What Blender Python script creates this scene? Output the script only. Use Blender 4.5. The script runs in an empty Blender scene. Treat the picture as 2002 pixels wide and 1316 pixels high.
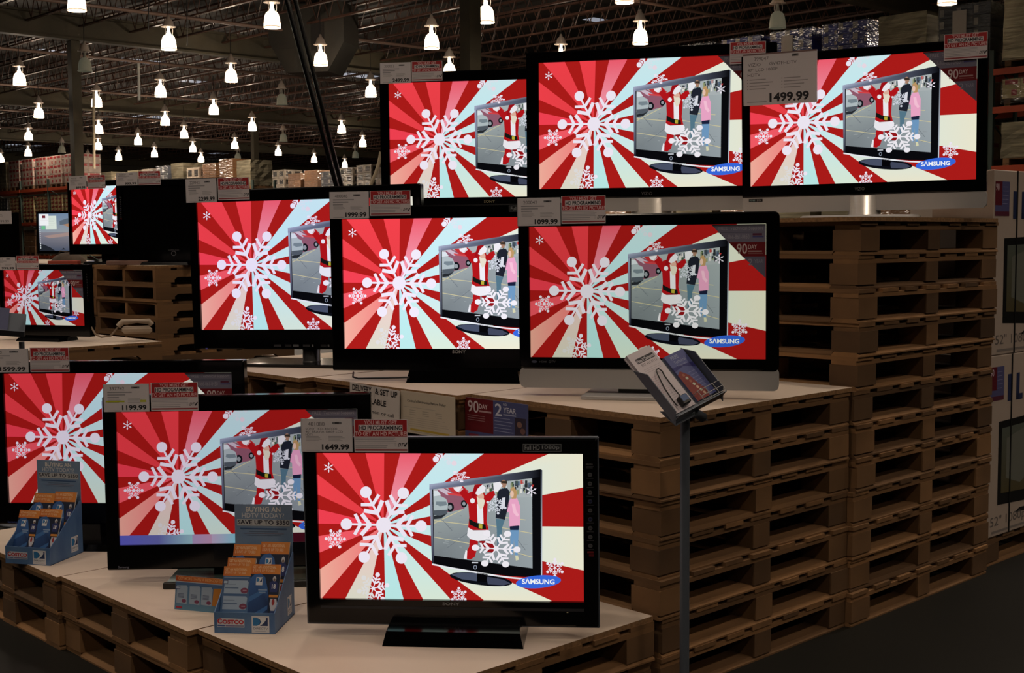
import bpy, math, random
from mathutils import Vector, Matrix, geometry
random.seed(7)
S = bpy.context.scene
C = S.collection
R = math.radians

# ------------------------------------------------------------------ camera, world, exposure
F, PITCH, ROLL, CZ = 2474.3, 0.075965, -0.007844, 1.6246
_r = Vector((1, 0, 0)); _u = Vector((0, math.sin(PITCH), math.cos(PITCH)))
FW = Vector((0, math.cos(PITCH), -math.sin(PITCH)))
RT = math.cos(ROLL)*_r + math.sin(ROLL)*_u
UP = -math.sin(ROLL)*_r + math.cos(ROLL)*_u
cam = bpy.data.cameras.new('camera'); co = bpy.data.objects.new('camera', cam); C.objects.link(co)
cam.sensor_fit = 'HORIZONTAL'; cam.sensor_width = 36; cam.lens = F*36/2002; cam.clip_end = 400; cam.clip_start = .05
m = Matrix((RT, UP, -FW)).transposed().to_4x4(); m.translation = (0, 0, CZ)
co.matrix_world = m
S.camera = co
S.view_settings.view_transform = 'Standard'; S.view_settings.look = 'None'
S.view_settings.gamma = 1; S.view_settings.use_curve_mapping = False
S.view_settings.exposure = 0.0
wd = bpy.data.worlds.new('dim_hall_air'); S.world = wd; wd.use_nodes = True
wd.node_tree.nodes['Background'].inputs[0].default_value = (.010, .009, .008, 1)
wd.node_tree.nodes['Background'].inputs[1].default_value = 0.5
LAMP_W = 540.0        # watts of each lamp's downward light in the far rows
LAMP_NEAR = 185.0     # unseen rows over the display, set weaker to keep the foreground dark
LAMP_UP = 185.0        # watts leaking up and sideways through the glass shade
LAMP_COL = (1.0, .83, .66)

def ray(x, y): return FW + RT*((x-1001)/F) - UP*((y-658)/F)
def atz(x, y, z):
    d = ray(x, y); return Vector((0, 0, CZ)) + d*((z-CZ)/d.z)
def aty(x, y, Y):
    d = ray(x, y); return Vector((0, 0, CZ)) + d*(Y/d.y)
TH = .7587; GX, GY = .5158, 4.3756          # the floor grid everything is laid out on
UU = Vector((math.cos(TH), math.sin(TH), 0)); VV = Vector((-math.sin(TH), math.cos(TH), 0))
def g(u, v, z=0): return Vector((GX, GY, 0)) + UU*u + VV*v + Vector((0, 0, z))

# ------------------------------------------------------------------ materials
def lin(c):
    return tuple((x/255/12.92 if x/255 <= .04045 else ((x/255+.055)/1.055)**2.4) for x in c)
MAT = {}
def mat(name, col=(128,)*3, rough=.6, metal=0., noise=0., scale=8., bump=0., coat=0., stretch=None,
        rand=0., emis=None, es=0., alpha=1., trans=0., col2=None, lincol=False, spec=None):
    if name in MAT: return MAT[name]
    m = bpy.data.materials.new(name); m.use_nodes = True; nt = m.node_tree; n = nt.nodes; l = nt.links
    b = n['Principled BSDF']
    c = tuple(col) if lincol else lin(col)
    b.inputs['Base Color'].default_value = (*c, 1); b.inputs['Roughness'].default_value = rough
    b.inputs['Metallic'].default_value = metal
    if coat: b.inputs['Coat Weight'].default_value = coat; b.inputs['Coat Roughness'].default_value = .05
    if spec is not None: b.inputs['Specular IOR Level'].default_value = spec
    b.inputs['Alpha'].default_value = alpha
    if trans: b.inputs['Transmission Weight'].default_value = trans
    if emis: b.inputs['Emission Color'].default_value = (*emis, 1); b.inputs['Emission Strength'].default_value = es
    if noise or bump or col2:
        tc = n.new('ShaderNodeTexCoord'); mp = n.new('ShaderNodeMapping'); tx = n.new('ShaderNodeTexNoise')
        l.new(tc.outputs['Object'], mp.inputs[0]); l.new(mp.outputs[0], tx.inputs['Vector'])
        if stretch: mp.inputs['Scale'].default_value = stretch
        tx.inputs['Scale'].default_value = scale; tx.inputs['Detail'].default_value = 5
        if rand:
            oi = n.new('ShaderNodeObjectInfo'); mu = n.new('ShaderNodeMath'); mu.operation = 'MULTIPLY'; mu.inputs[1].default_value = 37
            l.new(oi.outputs['Random'], mu.inputs[0]); cb = n.new('ShaderNodeCombineXYZ')
            for k in range(3): l.new(mu.outputs[0], cb.inputs[k])
            l.new(cb.outputs[0], mp.inputs['Location'])
        rp = n.new('ShaderNodeValToRGB'); l.new(tx.outputs['Fac'], rp.inputs[0])
        c2 = lin(col2) if col2 else tuple(x*(1-noise) for x in c)
        rp.color_ramp.elements[0].position = .32; rp.color_ramp.elements[1].position = .68
        rp.color_ramp.elements[0].color = (*c2, 1); rp.color_ramp.elements[1].color = (*c, 1)
        out = rp.outputs[0]
        if rand:
            mr = n.new('ShaderNodeMapRange'); l.new(oi.outputs['Random'], mr.inputs['Value'])
            mr.inputs['To Min'].default_value = 1-rand; mr.inputs['To Max'].default_value = 1+rand*.6
            mx = n.new('ShaderNodeVectorMath'); mx.operation = 'SCALE'
            l.new(out, mx.inputs[0]); l.new(mr.outputs[0], mx.inputs['Scale']); out = mx.outputs[0]
        l.new(out, b.inputs['Base Color'])
        if bump:
            bp = n.new('ShaderNodeBump'); bp.inputs['Strength'].default_value = bump; bp.inputs['Distance'].default_value = .01
            l.new(tx.outputs['Fac'], bp.inputs['Height']); l.new(bp.outputs[0], b.inputs['Normal'])
    MAT[name] = m; return m
def print_mat():                          # flat print on card, colour stored per polygon
    m = bpy.data.materials.new('printed_card'); m.use_nodes = True; nt = m.node_tree
    a = nt.nodes.new('ShaderNodeVertexColor'); a.layer_name = 'Col'
    b = nt.nodes['Principled BSDF']; b.inputs['Roughness'].default_value = .45; b.inputs['Specular IOR Level'].default_value = .3
    nt.links.new(a.outputs[0], b.inputs['Base Color']); return m
def screen_mat(name, k, tint=(1, 1, 1)):
    m = bpy.data.materials.new(name); m.use_nodes = True; nt = m.node_tree; n = nt.nodes; n.clear()
    a = n.new('ShaderNodeVertexColor'); a.layer_name = 'Col'; e = n.new('ShaderNodeEmission'); o = n.new('ShaderNodeOutputMaterial')
    mx = n.new('ShaderNodeVectorMath'); mx.operation = 'MULTIPLY'; mx.inputs[1].default_value = tint
    nt.links.new(a.outputs[0], mx.inputs[0]); nt.links.new(mx.outputs[0], e.inputs[0]); e.inputs[1].default_value = k
    nt.links.new(e.outputs[0], o.inputs[0]); return m
PRINT = print_mat()
WOOD = mat('pallet_wood', (124, 90, 56), .85, noise=.38, scale=3.2, bump=.25, stretch=(1, 1, 1), rand=.5)
WOODU = mat('pallet_wood_grain_u', (134, 97, 60), .85, noise=.4, scale=9, bump=.3, stretch=(.12, 1, 1), rand=.5)
WOODV = mat('pallet_wood_grain_v', (134, 97, 60), .85, noise=.4, scale=9, bump=.3, stretch=(1, .12, 1), rand=.5)
BLACK = mat('gloss_black_plastic', (5, 5, 6), .14, coat=.12, spec=.25)
MBLK = mat('satin_black_plastic', (11, 11, 11), .42)
SILV = mat('silver_plastic', (166, 164, 163), .4, metal=.1)
CHROME = mat('brushed_chrome', (214, 208, 200), .32, metal=.45, noise=.1, scale=3, stretch=(1, 1, 60))
GREYM = mat('grey_painted_metal', (92, 98, 108), .4, metal=.3)
LAMI = mat('pale_board_face', (214, 196, 180), .55, noise=.06, scale=2.5)
EDGE = mat('particle_board_edge', (150, 112, 74), .9, noise=.4, scale=70, bump=.3)

# ------------------------------------------------------------------ mesh builder
class MB:
    def __init__(s): s.v = []; s.f = []; s.m = []; s.sm = []
    def add(s, vs, fs, mi=0, M=None, smooth=False):
        o = len(s.v)
        for p in vs:
            p = Vector(p); s.v.append(tuple(M @ p) if M else tuple(p))
        for f in fs: s.f.append(tuple(i+o for i in f)); s.m.append(mi); s.sm.append(smooth)
    def box(s, a, b, mi=0, M=None, bev=0.):
        x0, y0, z0 = a; x1, y1, z1 = b
        if bev:
            e = bev; vs = []
            for z, q in ((z0, e), (z0+e, 0), (z1-e, 0), (z1, e)):
                vs += [(x0+q, y0+q, z), (x1-q, y0+q, z), (x1-q, y1-q, z), (x0+q, y1-q, z)]
            fs = [(3, 2, 1, 0), (12, 13, 14, 15)]
            for k in range(3):
                for i in range(4): j = (i+1) % 4; fs.append((4*k+i, 4*k+j, 4*k+4+j, 4*k+4+i))
            s.add(vs, fs, mi, M); return
        s.add([(x0, y0, z0), (x1, y0, z0), (x1, y1, z0), (x0, y1, z0), (x0, y0, z1), (x1, y0, z1), (x1, y1, z1), (x0, y1, z1)],
              [(3, 2, 1, 0), (4, 5, 6, 7), (0, 1, 5, 4), (1, 2, 6, 5), (2, 3, 7, 6), (3, 0, 4, 7)], mi, M)
    def tube(s, pts, r, n=8, mi=0, M=None, smooth=True, cap=True):
        pts = [Vector(p) for p in pts]; k = len(pts); rs = r if isinstance(r, (list, tuple)) else [r]*k
        vs = []; ref = Vector((0, 0, 1))
        d0 = (pts[1]-pts[0]).normalized()
        if abs(d0.z) > .9: ref = Vector((1, 0, 0))
        for i, p in enumerate(pts):
            d = (pts[min(i+1, k-1)]-pts[max(i-1, 0)]).normalized()
            a = d.cross(ref).normalized(); b = d.cross(a)
            for j in range(n):
                t = 2*math.pi*j/n; vs.append(p+(a*math.cos(t)+b*math.sin(t))*rs[i])
        fs = []
        for i in range(k-1):
            for j in range(n): q = (j+1) % n; fs.append((i*n+j, i*n+n+j, i*n+n+q, i*n+q))
        s.add(vs, fs, mi, M, smooth)
        if cap: s.add(vs[:n], [tuple(range(n))], mi, M); s.add(vs[-n:], [tuple(range(n))[::-1]], mi, M)
    def lathe(s, prof, n=16, mi=0, M=None, smooth=True, sx=1, sy=1):
        vs = []; fs = []; k = len(prof)
        for r, z in prof:
            for j in range(n): t = 2*math.pi*j/n; vs.append((r*math.cos(t)*sx, r*math.sin(t)*sy, z))
        for i in range(k-1):
            for j in range(n): q = (j+1) % n; fs.append((i*n+j, i*n+q, i*n+n+q, i*n+n+j))
        s.add(vs, fs, mi, M, smooth)
    def prism(s, poly, y0, y1, mi=0, M=None):     # poly in XZ, extruded along Y
        n = len(poly); vs = [(x, y0, z) for x, z in poly]+[(x, y1, z) for x, z in poly]
        fs = [tuple(range(n)), tuple(range(2*n-1, n-1, -1))]+[(i, i+n, (i+1) % n+n, (i+1) % n) for i in range(n)]
        s.add(vs, fs, mi, M)
    def mesh(s, name, *mats):
        me = bpy.data.meshes.new(name); me.from_pydata(s.v, [], s.f)
        for q in mats: me.materials.append(q)
        me.polygons.foreach_set('material_index', s.m); me.polygons.foreach_set('use_smooth', s.sm); me.update(); return me
    def obj(s, name, mats, parent=None, loc=(0, 0, 0), rz=0):
        if not isinstance(mats, (list, tuple)): mats = [mats]
        return place(s.mesh(name, *mats), name, parent, loc, rz)
def place(me, name, parent=None, loc=(0, 0, 0), rz=0):
    o = bpy.data.objects.new(name, me); C.objects.link(o); o.location = loc; o.rotation_euler = (0, 0, rz)
    if parent: o.parent = parent
    return o
def thing(name, label, cat, loc=(0, 0, 0), rz=0, group=None):
    o = place(None, name, None, loc, rz); tag(o, label, cat, group); o.empty_display_size = .1; return o
def tag(o, label, cat, group=None):
    o['label'] = label; o['category'] = cat
    if group: o['group'] = group
    return o
def struct(o): o['kind'] = 'structure'; return o
ORD = ['first', 'second', 'third', 'fourth', 'fifth', 'sixth', 'seventh', 'eighth', 'ninth', 'tenth', 'eleventh', 'twelfth', 'thirteenth', 'fourteenth']

# ------------------------------------------------------------------ flat print
_tc = {}
def text2d(s, bold=0.):
    k = (s, bold)
    if k in _tc: return _tc[k]
    cu = bpy.data.curves.new('t', 'FONT'); cu.body = s; cu.size = 1; cu.offset = bold; cu.resolution_u = 3
    ob = bpy.data.objects.new('t', cu); C.objects.link(ob)
    bpy.context.view_layer.update()
    me = bpy.data.meshes.new_from_object(ob, depsgraph=bpy.context.evaluated_depsgraph_get())
    vs = [(v.co.x, v.co.y) for v in me.vertices]; fs = [tuple(p.vertices) for p in me.polygons]
    bpy.data.objects.remove(ob); bpy.data.curves.remove(cu); bpy.data.meshes.remove(me)
    if vs:
        x0 = min(v[0] for v in vs); x1 = max(v[0] for v in vs); y0 = min(v[1] for v in vs); y1 = max(v[1] for v in vs)
        vs = [((v[0]-x0)/(x1-x0), (v[1]-y0)/(y1-y0)) for v in vs]
        _tc[k] = (vs, fs, (x1-x0)/(y1-y0))
    else: _tc[k] = ([], [], 1)
    return _tc[k]
class P2:
    """flat print: polygons with x to the right, y DOWN, mapped to metres by a function; small steps between layers"""
    def __init__(s, mp=None, eps=.00012): s.v = []; s.f = []; s.c = []; s.mp = mp or (lambda x, y: (x, -y)); s.eps = eps
    def raw(s, pts, cols, layer, faces=None):
        o = len(s.v)
        for p in pts: x, z = s.mp(*p); s.v.append((x, -layer*s.eps, z))
        for f in (faces or [tuple(range(len(pts)))]):
            a = [s.v[o+i] for i in f]
            ar = sum(a[i][0]*a[(i+1) % len(a)][2]-a[(i+1) % len(a)][0]*a[i][2] for i in range(len(a)))
            if ar < 0: f = tuple(reversed(f))
            s.f.append(tuple(o+i for i in f)); s.c.append([cols[i] if isinstance(cols, list) else cols for i in f])
    def poly(s, pts, col, layer):
        if isinstance(col, list): col = [lin(c) for c in col]
        else: col = lin(col)
        if len(pts) > 4:
            tr = geometry.tessellate_polygon([[Vector((p[0], p[1], 0)) for p in pts]])
            s.raw(pts, col, layer, [tuple(t) for t in tr])
        else: s.raw(pts, col, layer)
    def rect(s, x0, y0, x1, y1, col, layer): s.poly([(x0, y0), (x1, y0), (x1, y1), (x0, y1)], col, layer)
    def ell(s, cx, cy, a, b, col, layer, n=20, rot=0):
        c, q = math.cos(rot), math.sin(rot)
        s.raw([(cx+a*math.cos(t)*c-b*math.sin(t)*q, cy+a*math.cos(t)*q+b*math.sin(t)*c) for t in [2*math.pi*i/n for i in range(n)]], lin(col), layer)
    def bar(s, x0, y0, x1, y1, w, col, layer):
        d = math.hypot(x1-x0, y1-y0) or 1; nx, ny = -(y1-y0)/d*w/2, (x1-x0)/d*w/2
        s.poly([(x0+nx, y0+ny), (x1+nx, y1+ny), (x1-nx, y1-ny), (x0-nx, y0-ny)], col, layer)
    def text(s, t, x0, y0, x1, y1, col, layer, bold=.0, skew=0, fitw=True, slope=0):
        vs, fs, asp = text2d(t, bold)
        if not vs: return
        if not fitw:
            h = y1-y0; x1 = x0+asp*h
        s.raw([(x0+(x1-x0)*a+skew*b*(y1-y0), y1+(y0-y1)*b+slope*a*(x1-x0)) for a, b in vs], lin(col), layer, fs)
    def lines(s, x0, y0, x1, y1, n, col, layer, fill=.4, jit=.25):
        st = (y1-y0)/n
        for i in range(n):
            e = x1-(x1-x0)*random.random()*jit; s.rect(x0, y0+i*st, e, y0+i*st+st*fill, col, layer)
    def mesh(s, name, mt):
        me = bpy.data.meshes.new(name); me.from_pydata(s.v, [], s.f); me.materials.append(mt)
        at = me.color_attributes.new('Col', 'FLOAT_COLOR', 'CORNER'); d = []
        for cs in s.c:
            for c in cs: d += [c[0], c[1], c[2], 1.]
        at.data.foreach_set('color', d); me.update(); return me
def chip(p):                     # move a P2 mesh's vertices by a matrix
    pass

# ------------------------------------------------------------------ the advertisement on the screens, drawn in 16 x 9 units
def homog(src):
    # maps the four corners TL,TR,BR,BL to (0,0),(16,0),(16,9),(0,9)
    dst = [(0, 0), (16, 0), (16, 9), (0, 9)]; A = []
    for (x, y), (X, Y) in zip(src, dst):
        A.append([x, y, 1, 0, 0, 0, -X*x, -X*y, X]); A.append([0, 0, 0, x, y, 1, -Y*x, -Y*y, Y])
    n = 8
    for i in range(n):
        p = max(range(i, n), key=lambda k: abs(A[k][i])); A[i], A[p] = A[p], A[i]
        for k in range(n):
            if k != i:
                q = A[k][i]/A[i][i]
                for j in range(i, n+1): A[k][j] -= q*A[i][j]
    h = [A[i][n]/A[i][i] for i in range(n)]
    return lambda x, y: ((h[0]*x+h[1]*y+h[2])/(h[6]*x+h[7]*y+1), (h[3]*x+h[4]*y+h[5])/(h[6]*x+h[7]*y+1))
_H = homog([(619.1, 884.8), (1139.6, 885.8), (1142, 1175.4), (628, 1168.7)])
def Aq(x, y): return _H(610+x/4.178, 870+y/4.178)
def Bq(x, y): return _H(860+x/4.178, 870+y/4.178)
def Cq(x, y): return _H(830+x/4.7, 900+y/4.7)
def flake(p, cx, cy, Rr, ball, layer, col=(243, 236, 252), sy=1., rot=1., inner=True, hub=.2, arms=range(6), q=Aq, w=1.):
    k = Rr/305.
    def P(r, t, a):
        ca, sa = math.cos(a), math.sin(a); x = r*ca-t*sa; y = (r*sa+t*ca)*sy
        return q(cx+x, cy+y)
    def seg(r0, t0, r1, t1, wd, a):
        d = math.hypot(r1-r0, t1-t0); nr, nt = -(t1-t0)/d*wd/2, (r1-r0)/d*wd/2
        p.poly([P(r0+nr, t0+nt, a), P(r1+nr, t1+nt, a), P(r1-nr, t1-nt, a), P(r0-nr, t0-nt, a)], col, layer)
    for i in arms:
        a = R(rot+60*i)
        seg(0, 0, Rr, 0, 17*k*w, a)
        for sgn in (-1, 1):
            seg(190*k, 0, 236*k, sgn*84*k, 26*k*w, a)
            seg(112*k, 0, 182*k, sgn*86*k, 33*k*w, a)
        p.raw([P(Rr+ball*math.cos(t), ball*math.sin(t), a) for t in [2*math.pi*j/18 for j in range(18)]], lin(col), layer)
    if hub: p.raw([P(hub*Rr*math.cos(t), hub*Rr*math.sin(t), 0) for t in [2*math.pi*j/24 for j in range(24)]], lin(col), layer)
def petal_flake(p, cx, cy, Rr, layer, col=(243, 236, 252), q=Aq, sy=1.):
    for i in range(6):
        a = R(30+60*i); ca, sa = math.cos(a), math.sin(a)
        for r0, r1, w in ((0, 1, .12), (.38, .98, .34)):
            x0, y0, x1, y1 = cx+ca*Rr*r0, cy+sa*Rr*r0*sy, cx+ca*Rr*r1, cy+sa*Rr*r1*sy
            if w > .2:
                mx, my = (x0+x1)/2, (y0+y1)/2; nx, ny = -sa*Rr*w/2, ca*Rr*w/2*sy
                p.poly([q(x0, y0), q(mx+nx, my+ny), q(x1, y1), q(mx-nx, my-ny)], col, layer)
            else:
                nx, ny = -sa*Rr*w/2, ca*Rr*w/2*sy
                p.poly([q(x0+nx, y0+ny), q(x1+nx, y1+ny), q(x1-nx, y1-ny), q(x0-nx, y0-ny)], col, layer)
def make_ad():
    p = P2(lambda x, y: (x/16-.5, (.5-y/9)*9/16)); L = lin
    DK = (174, 28, 26); cen = Aq(585, 655)
    PK = ((232, 64, 72), (244, 66, 76)); CY = (196, 240, 250); CR = (240, 236, 214)
    # boundaries clockwise from the top of the left edge; colour None = dark
    B = [(Aq(78, 62), PK), (Aq(290, 62), None), (Aq(432, 62), PK), (Aq(588, 62), None), (Aq(720, 62), ((246, 170, 190), (240, 92, 112))),
         (Aq(893, 62), None), (Aq(1095, 62), (CY, (208, 238, 246))), (Bq(365, 66), None), (Bq(905, 66), (CY, CR)),
         (Bq(1172, 347), None), (Bq(1172, 668), (CY, CR)), (Bq(1175, 1025), None), (Bq(925, 1276), (CY, CR)), (Bq(365, 1270), None),
         (Aq(1132, 1260), (CY, (222, 238, 222))), (Aq(907, 1259), None), (Aq(748, 1258), (CY, (190, 236, 236))),
         (Aq(597, 1258), None), (Aq(457, 1257), ((246, 205, 205), (222, 220, 205))), (Aq(272, 1255), None),
         (Aq(82, 1250), ((246, 110, 120), (244, 176, 160))), (Aq(65, 1015), None), (Aq(62, 880), ((246, 90, 105), (246, 92, 104))),
         (Aq(58, 745), None), (Aq(52, 643), ((240, 66, 84), (246, 66, 84))), (Aq(48, 525), None), (Aq(45, 405), PK), (Aq(42, 240), None)]
    def far(pt):           # push a border point outward past the bezel line
        x, y = pt; dx, dy = x-cen[0], y-cen[1]
        ts = []
        if dx > 0: ts.append((16.05-cen[0])/dx)
        if dx < 0: ts.append((-.05-cen[0])/dx)
        if dy > 0: ts.append((9.05-cen[1])/dy)
        if dy < 0: ts.append((-.05-cen[1])/dy)
        t = min(ts); return (cen[0]+dx*t, cen[1]+dy*t)
    n = len(B)
    for i in range(n):
        a = far(B[i][0]); b = far(B[(i+1) % n][0]); c = B[i][1]
        ca, cb = (DK, DK) if c is None else c
        # corner points between a and b
        pts = [a]
        ang = lambda q: math.atan2(q[1]-cen[1], q[0]-cen[0])
        A0, A1 = ang(a), ang(b)
        if A1 < A0: A1 += 2*math.pi
        cs = []
        for k in ((-.05, -.05), (16.05, -.05), (16.05, 9.05), (-.05, 9.05)):
            t = ang(k)
            while t < A0: t += 2*math.pi
            if t < A1: cs.append((t, k))
        pts += [k for t, k in sorted(cs)]+[b]
        for j in range(len(pts)-1):
            p.raw([cen, pts[j], pts[j+1]], [L(ca), L(cb), L(cb)], 0)
    # snowflakes
    flake(p, 585, 655, 305, 47, 3, rot=1.5, hub=.205)
    flake(p, 190, 768, 74, 13, 2, rot=1, hub=.2)
    petal_flake(p, 135, 185, 42, 2)
    flake(p, 500, 1170, 116, 19, 2, rot=-12, hub=.12, arms=(0, 5, 1), w=1.2)
    flake(p, 500, 1170, 116, 19, 1, col=(226, 224, 226), rot=-12, hub=.12, arms=(2, 3, 4), w=1.2)
    flake(p, 1085, 40, 108, 25, 2, rot=14, hub=0, arms=(2, 3), w=1.2)
    flake(p, 1085, 40, 108, 20, 1, col=(222, 232, 244), rot=14, hub=0, arms=(0, 1), w=1.2)
    # the picture of a television set
    q = Bq
    p.poly([q(-87, 322), q(823, 198), q(838, 1062), q(700, 1078), q(560, 1070), q(380, 1048), q(200, 1018), q(60, 992), q(-66, 968)], (10, 10, 14), 4)
    p.poly([q(-87, 322), q(823, 198), q(823, 262), q(-87, 366)], [(170, 178, 205), (8, 8, 12), (8, 8, 12), (120, 128, 155)], 5)
    p.poly([q(-87, 322), q(-66, 320), q(-48, 968), q(-66, 968)], [(165, 172, 200), (165, 172, 200), (30, 34, 48), (30, 34, 48)], 5)
    p.poly([q(823, 198), q(836, 206), q(836, 1066), q(826, 1066)], [(60, 66, 80), (60, 66, 80), (196, 206, 220), (196, 206, 220)], 5)
    cv = [(-66, 966), (60, 992), (230, 1022), (400, 1052), (560, 1075), (720, 1090)]
    for (x0, y0), (x1, y1) in zip(cv, cv[1:]): p.poly([q(x0, y0), q(x1, y1), q(x1, y1+13), q(x0, y0+13)], (238, 240, 248), 5)
    # stand
    p.raw([q(335+255*math.cos(t)-6*math.sin(t), 1096+48*math.sin(t)+32*math.cos(t)) for t in [2*math.pi*i/28 for i in range(28)]], L((12, 14, 22)), 3)
    p.poly([q(90, 1058), q(160, 1042), q(303, 1046), q(303, 1112), q(180, 1096)], (74, 82, 104), 4)
    p.poly([q(378, 1074), q(520, 1100), q(578, 1130), q(520, 1146), q(392, 1138)], (66, 72, 94), 4)
    p.poly([q(303, 1040), q(392, 1052), q(380, 1120), q(303, 1112)], (6, 6, 10), 5)
    # the street scene on the pictured set
    q2 = Cq
    scr = [q(-55, 362), q(752, 272), q(757, 1007), q(-46, 903)]
    p.poly(scr, [(176, 186, 186), (170, 180, 184), (150, 160, 168), (120, 128, 134)], 6)
    p.poly([q(-55, 362), q(752, 272), q(754, 425), q(520, 430), q(200, 440), q(-52, 520)], (172, 180, 184), 7)
    rnd = random.Random(3)
    for i in range(60):    # trees, cars and people far back in the lot
        x = rnd.uniform(330, 748); y = rnd.uniform(300, 405); w_ = rnd.uniform(8, 26); h_ = rnd.uniform(14, 36)
        if y-h_ < 362-(x+55)*.1115+4: y = 362-(x+55)*.1115+6+h_
        c_ = rnd.choice([(70, 92, 70), (60, 64, 70), (190, 60, 56), (210, 216, 220), (84, 100, 126), (40, 44, 50), (230, 226, 222), (150, 158, 120)])
        p.poly([q(x, y-h_), q(x+w_, y-h_), q(min(x+w_, 751), y+8), q(x, y+8)], c_, 8)
    for i in range(70):    # patches of worn asphalt
        x = rnd.uniform(-44, 720); y = rnd.uniform(540, 880)+max(0, x)*.1; w_ = rnd.uniform(12, 46); c_ = rnd.choice([(140, 148, 154), (128, 136, 144), (160, 168, 172)])
        p.poly([q(x, y), q(x+w_, y+w_*.12), q(x+w_*.9, y+7), q(x-3, y+5)], c_, 7)
    for a, b in (((-48, 640), (185, 528)), ((-48, 618), (245, 652)), ((-46, 752), (250, 806)), ((380, 650), (752, 722)), ((520, 590), (700, 612)), ((600, 872), (756, 916))):
        p.bar(*q(*a), *q(*b), .05, (206, 198, 160), 8)
    for a, b in (((0, 590), (100, 700)), ((60, 840), (250, 700)), ((500, 640), (470, 760)), ((640, 780), (700, 860))):
        p.bar(*q(*a), *q(*b), .035, (112, 120, 128), 8)
    # parked cars
    p.poly([q(-54, 372), q(40, 352), q(150, 400), q(205, 430), q(200, 520), q(20, 560)], (148, 92, 112), 8)
    p.poly([q(60, 350), q(190, 338), q(235, 380), q(210, 420), q(120, 405)], (196, 52, 56), 9)
    p.poly([q(-20, 362), q(30, 356), q(110, 400), q(60, 412)], (206, 190, 206), 9)
    for x, y, r_ in ((82, 508, 36), (196, 480, 28)):
        p.ell(*q(x, y), r_/150, r_/125, (20, 22, 28), 9); p.ell(*q(x, y), r_/290, r_/240, (150, 156, 164), 10)
    p.poly([q(-54, 420), q(0, 414), q(50, 440), q(66, 480), q(62, 540), q(0, 566), q(-52, 560)], (178, 190, 196), 10)
    p.poly([q(-54, 372), q(-20, 372), q(10, 412), q(-54, 420)], (220, 228, 236), 10)
    p.poly([q(-50, 535), q(62, 528), q(60, 560), q(0, 578), q(-50, 572)], (84, 92, 102), 11)
    p.poly([q(-30, 462), q(50, 462), q(58, 492), q(0, 500), q(-36, 486)], (122, 136, 146), 11)
    p.poly([q(-50, 580), q(60, 560), q(10, 600), q(-48, 606)], (40, 44, 50), 9)
    # person in dark jersey and jeans
    p.poly([q2(690, 265), q2(760, 255), q2(782, 290), q2(770, 420), q2(738, 545), q2(652, 530), q2(660, 400), q2(668, 300)], (32, 36, 48), 12)
    p.poly([q2(655, 535), q2(738, 545), q2(712, 620), q2(708, 760), q2(668, 790), q2(664, 640)], (86, 120, 140), 12)
    p.ell(*q2(727, 215), .17, .24, (170, 130, 110), 12); p.poly([q2(700, 190), q2(756, 188), q2(760, 214), q2(705, 210)], (60, 48, 40), 13)
    p.poly([q2(712, 345), q2(742, 340), q2(735, 440), q2(700, 445)], (226, 226, 236), 13)
    # person in pink top and jeans
    p.poly([q2(790, 350), q2(850, 345), q2(878, 420), q2(878, 600), q2(780, 612), q2(776, 480), q2(755, 470), q2(765, 400)], (238, 168, 204), 12)
    p.poly([q2(800, 400), q2(830, 400), q2(845, 470), q2(868, 500), q2(850, 520), q2(815, 480)], (250, 196, 220), 13)
    p.poly([q2(782, 606), q2(868, 598), q2(864, 640), q2(786, 640)], (28, 34, 62), 13)
    p.poly([q2(786, 630), q2(866, 628), q2(860, 760), q2(856, 880), q2(832, 880), q2(822, 720), q2(812, 870), q2(790, 860)], (112, 154, 196), 12)
    p.poly([q2(832, 872), q2(858, 872), q2(868, 912), q2(840, 920)], (216, 214, 180), 13)
    p.poly([q2(788, 260), q2(820, 240), q2(850, 290), q2(842, 350), q2(800, 352)], (190, 152, 104), 13)
    p.ell(*q2(803, 310), .11, .21, (234, 196, 178), 14)
    # person in a red and white winter suit, arms up
    RD = (180, 22, 28); WH = (240, 238, 246)
    p.poly([q2(398, 300), q2(440, 285), q2(550, 300), q2(580, 380), q2(570, 560), q2(590, 640), q2(398, 640), q2(410, 520), q2(402, 420)], RD, 14)
    p.poly([q2(352, 240), q2(398, 300), q2(440, 300), q2(420, 420), q2(392, 400), q2(336, 320), q2(310, 290)], RD, 14)
    p.poly([q2(545, 330), q2(600, 290), q2(636, 278), q2(650, 322), q2(604, 372), q2(570, 386)], RD, 14)
    p.poly([q2(262, 250), q2(340, 240), q2(356, 262), q2(318, 296), q2(276, 276)], WH, 14)
    p.poly([q2(630, 210), q2(690, 196), q2(716, 230), q2(668, 290), q2(636, 284)], WH, 14)
    p.poly([q2(204, 296), q2(338, 316), q2(346, 332), q2(216, 316)], (214, 70, 76), 12)
    p.poly([q2(460, 224), q2(530, 216), q2(545, 250), q2(480, 300), q2(438, 366), q2(432, 320)], (160, 16, 24), 16)
    p.poly([q2(486, 262), q2(530, 222), q2(562, 250), q2(552, 288), q2(492, 322), q2(466, 306)], WH, 17)
    p.ell(*q2(440, 371), .145, .155, WH, 17)
    p.ell(*q2(515, 335), .2, .28, (224, 178, 160), 16)
    p.poly([q2(478, 330), q2(500, 350), q2(540, 350), q2(556, 372), q2(540, 430), q2(512, 452), q2(490, 410)], (232, 224, 206), 18)
    p.poly([q2(480, 400), q2(536, 404), q2(542, 596), q2(488, 592)], WH, 17)
    p.poly([q2(408, 536), q2(470, 570), q2(560, 590), q2(566, 634), q2(500, 628), q2(412, 588)], (22, 24, 22), 18)
    p.poly([q2(498, 584), q2(532, 588), q2(530, 626), q2(498, 622)], (190, 176, 60), 19)
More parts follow.
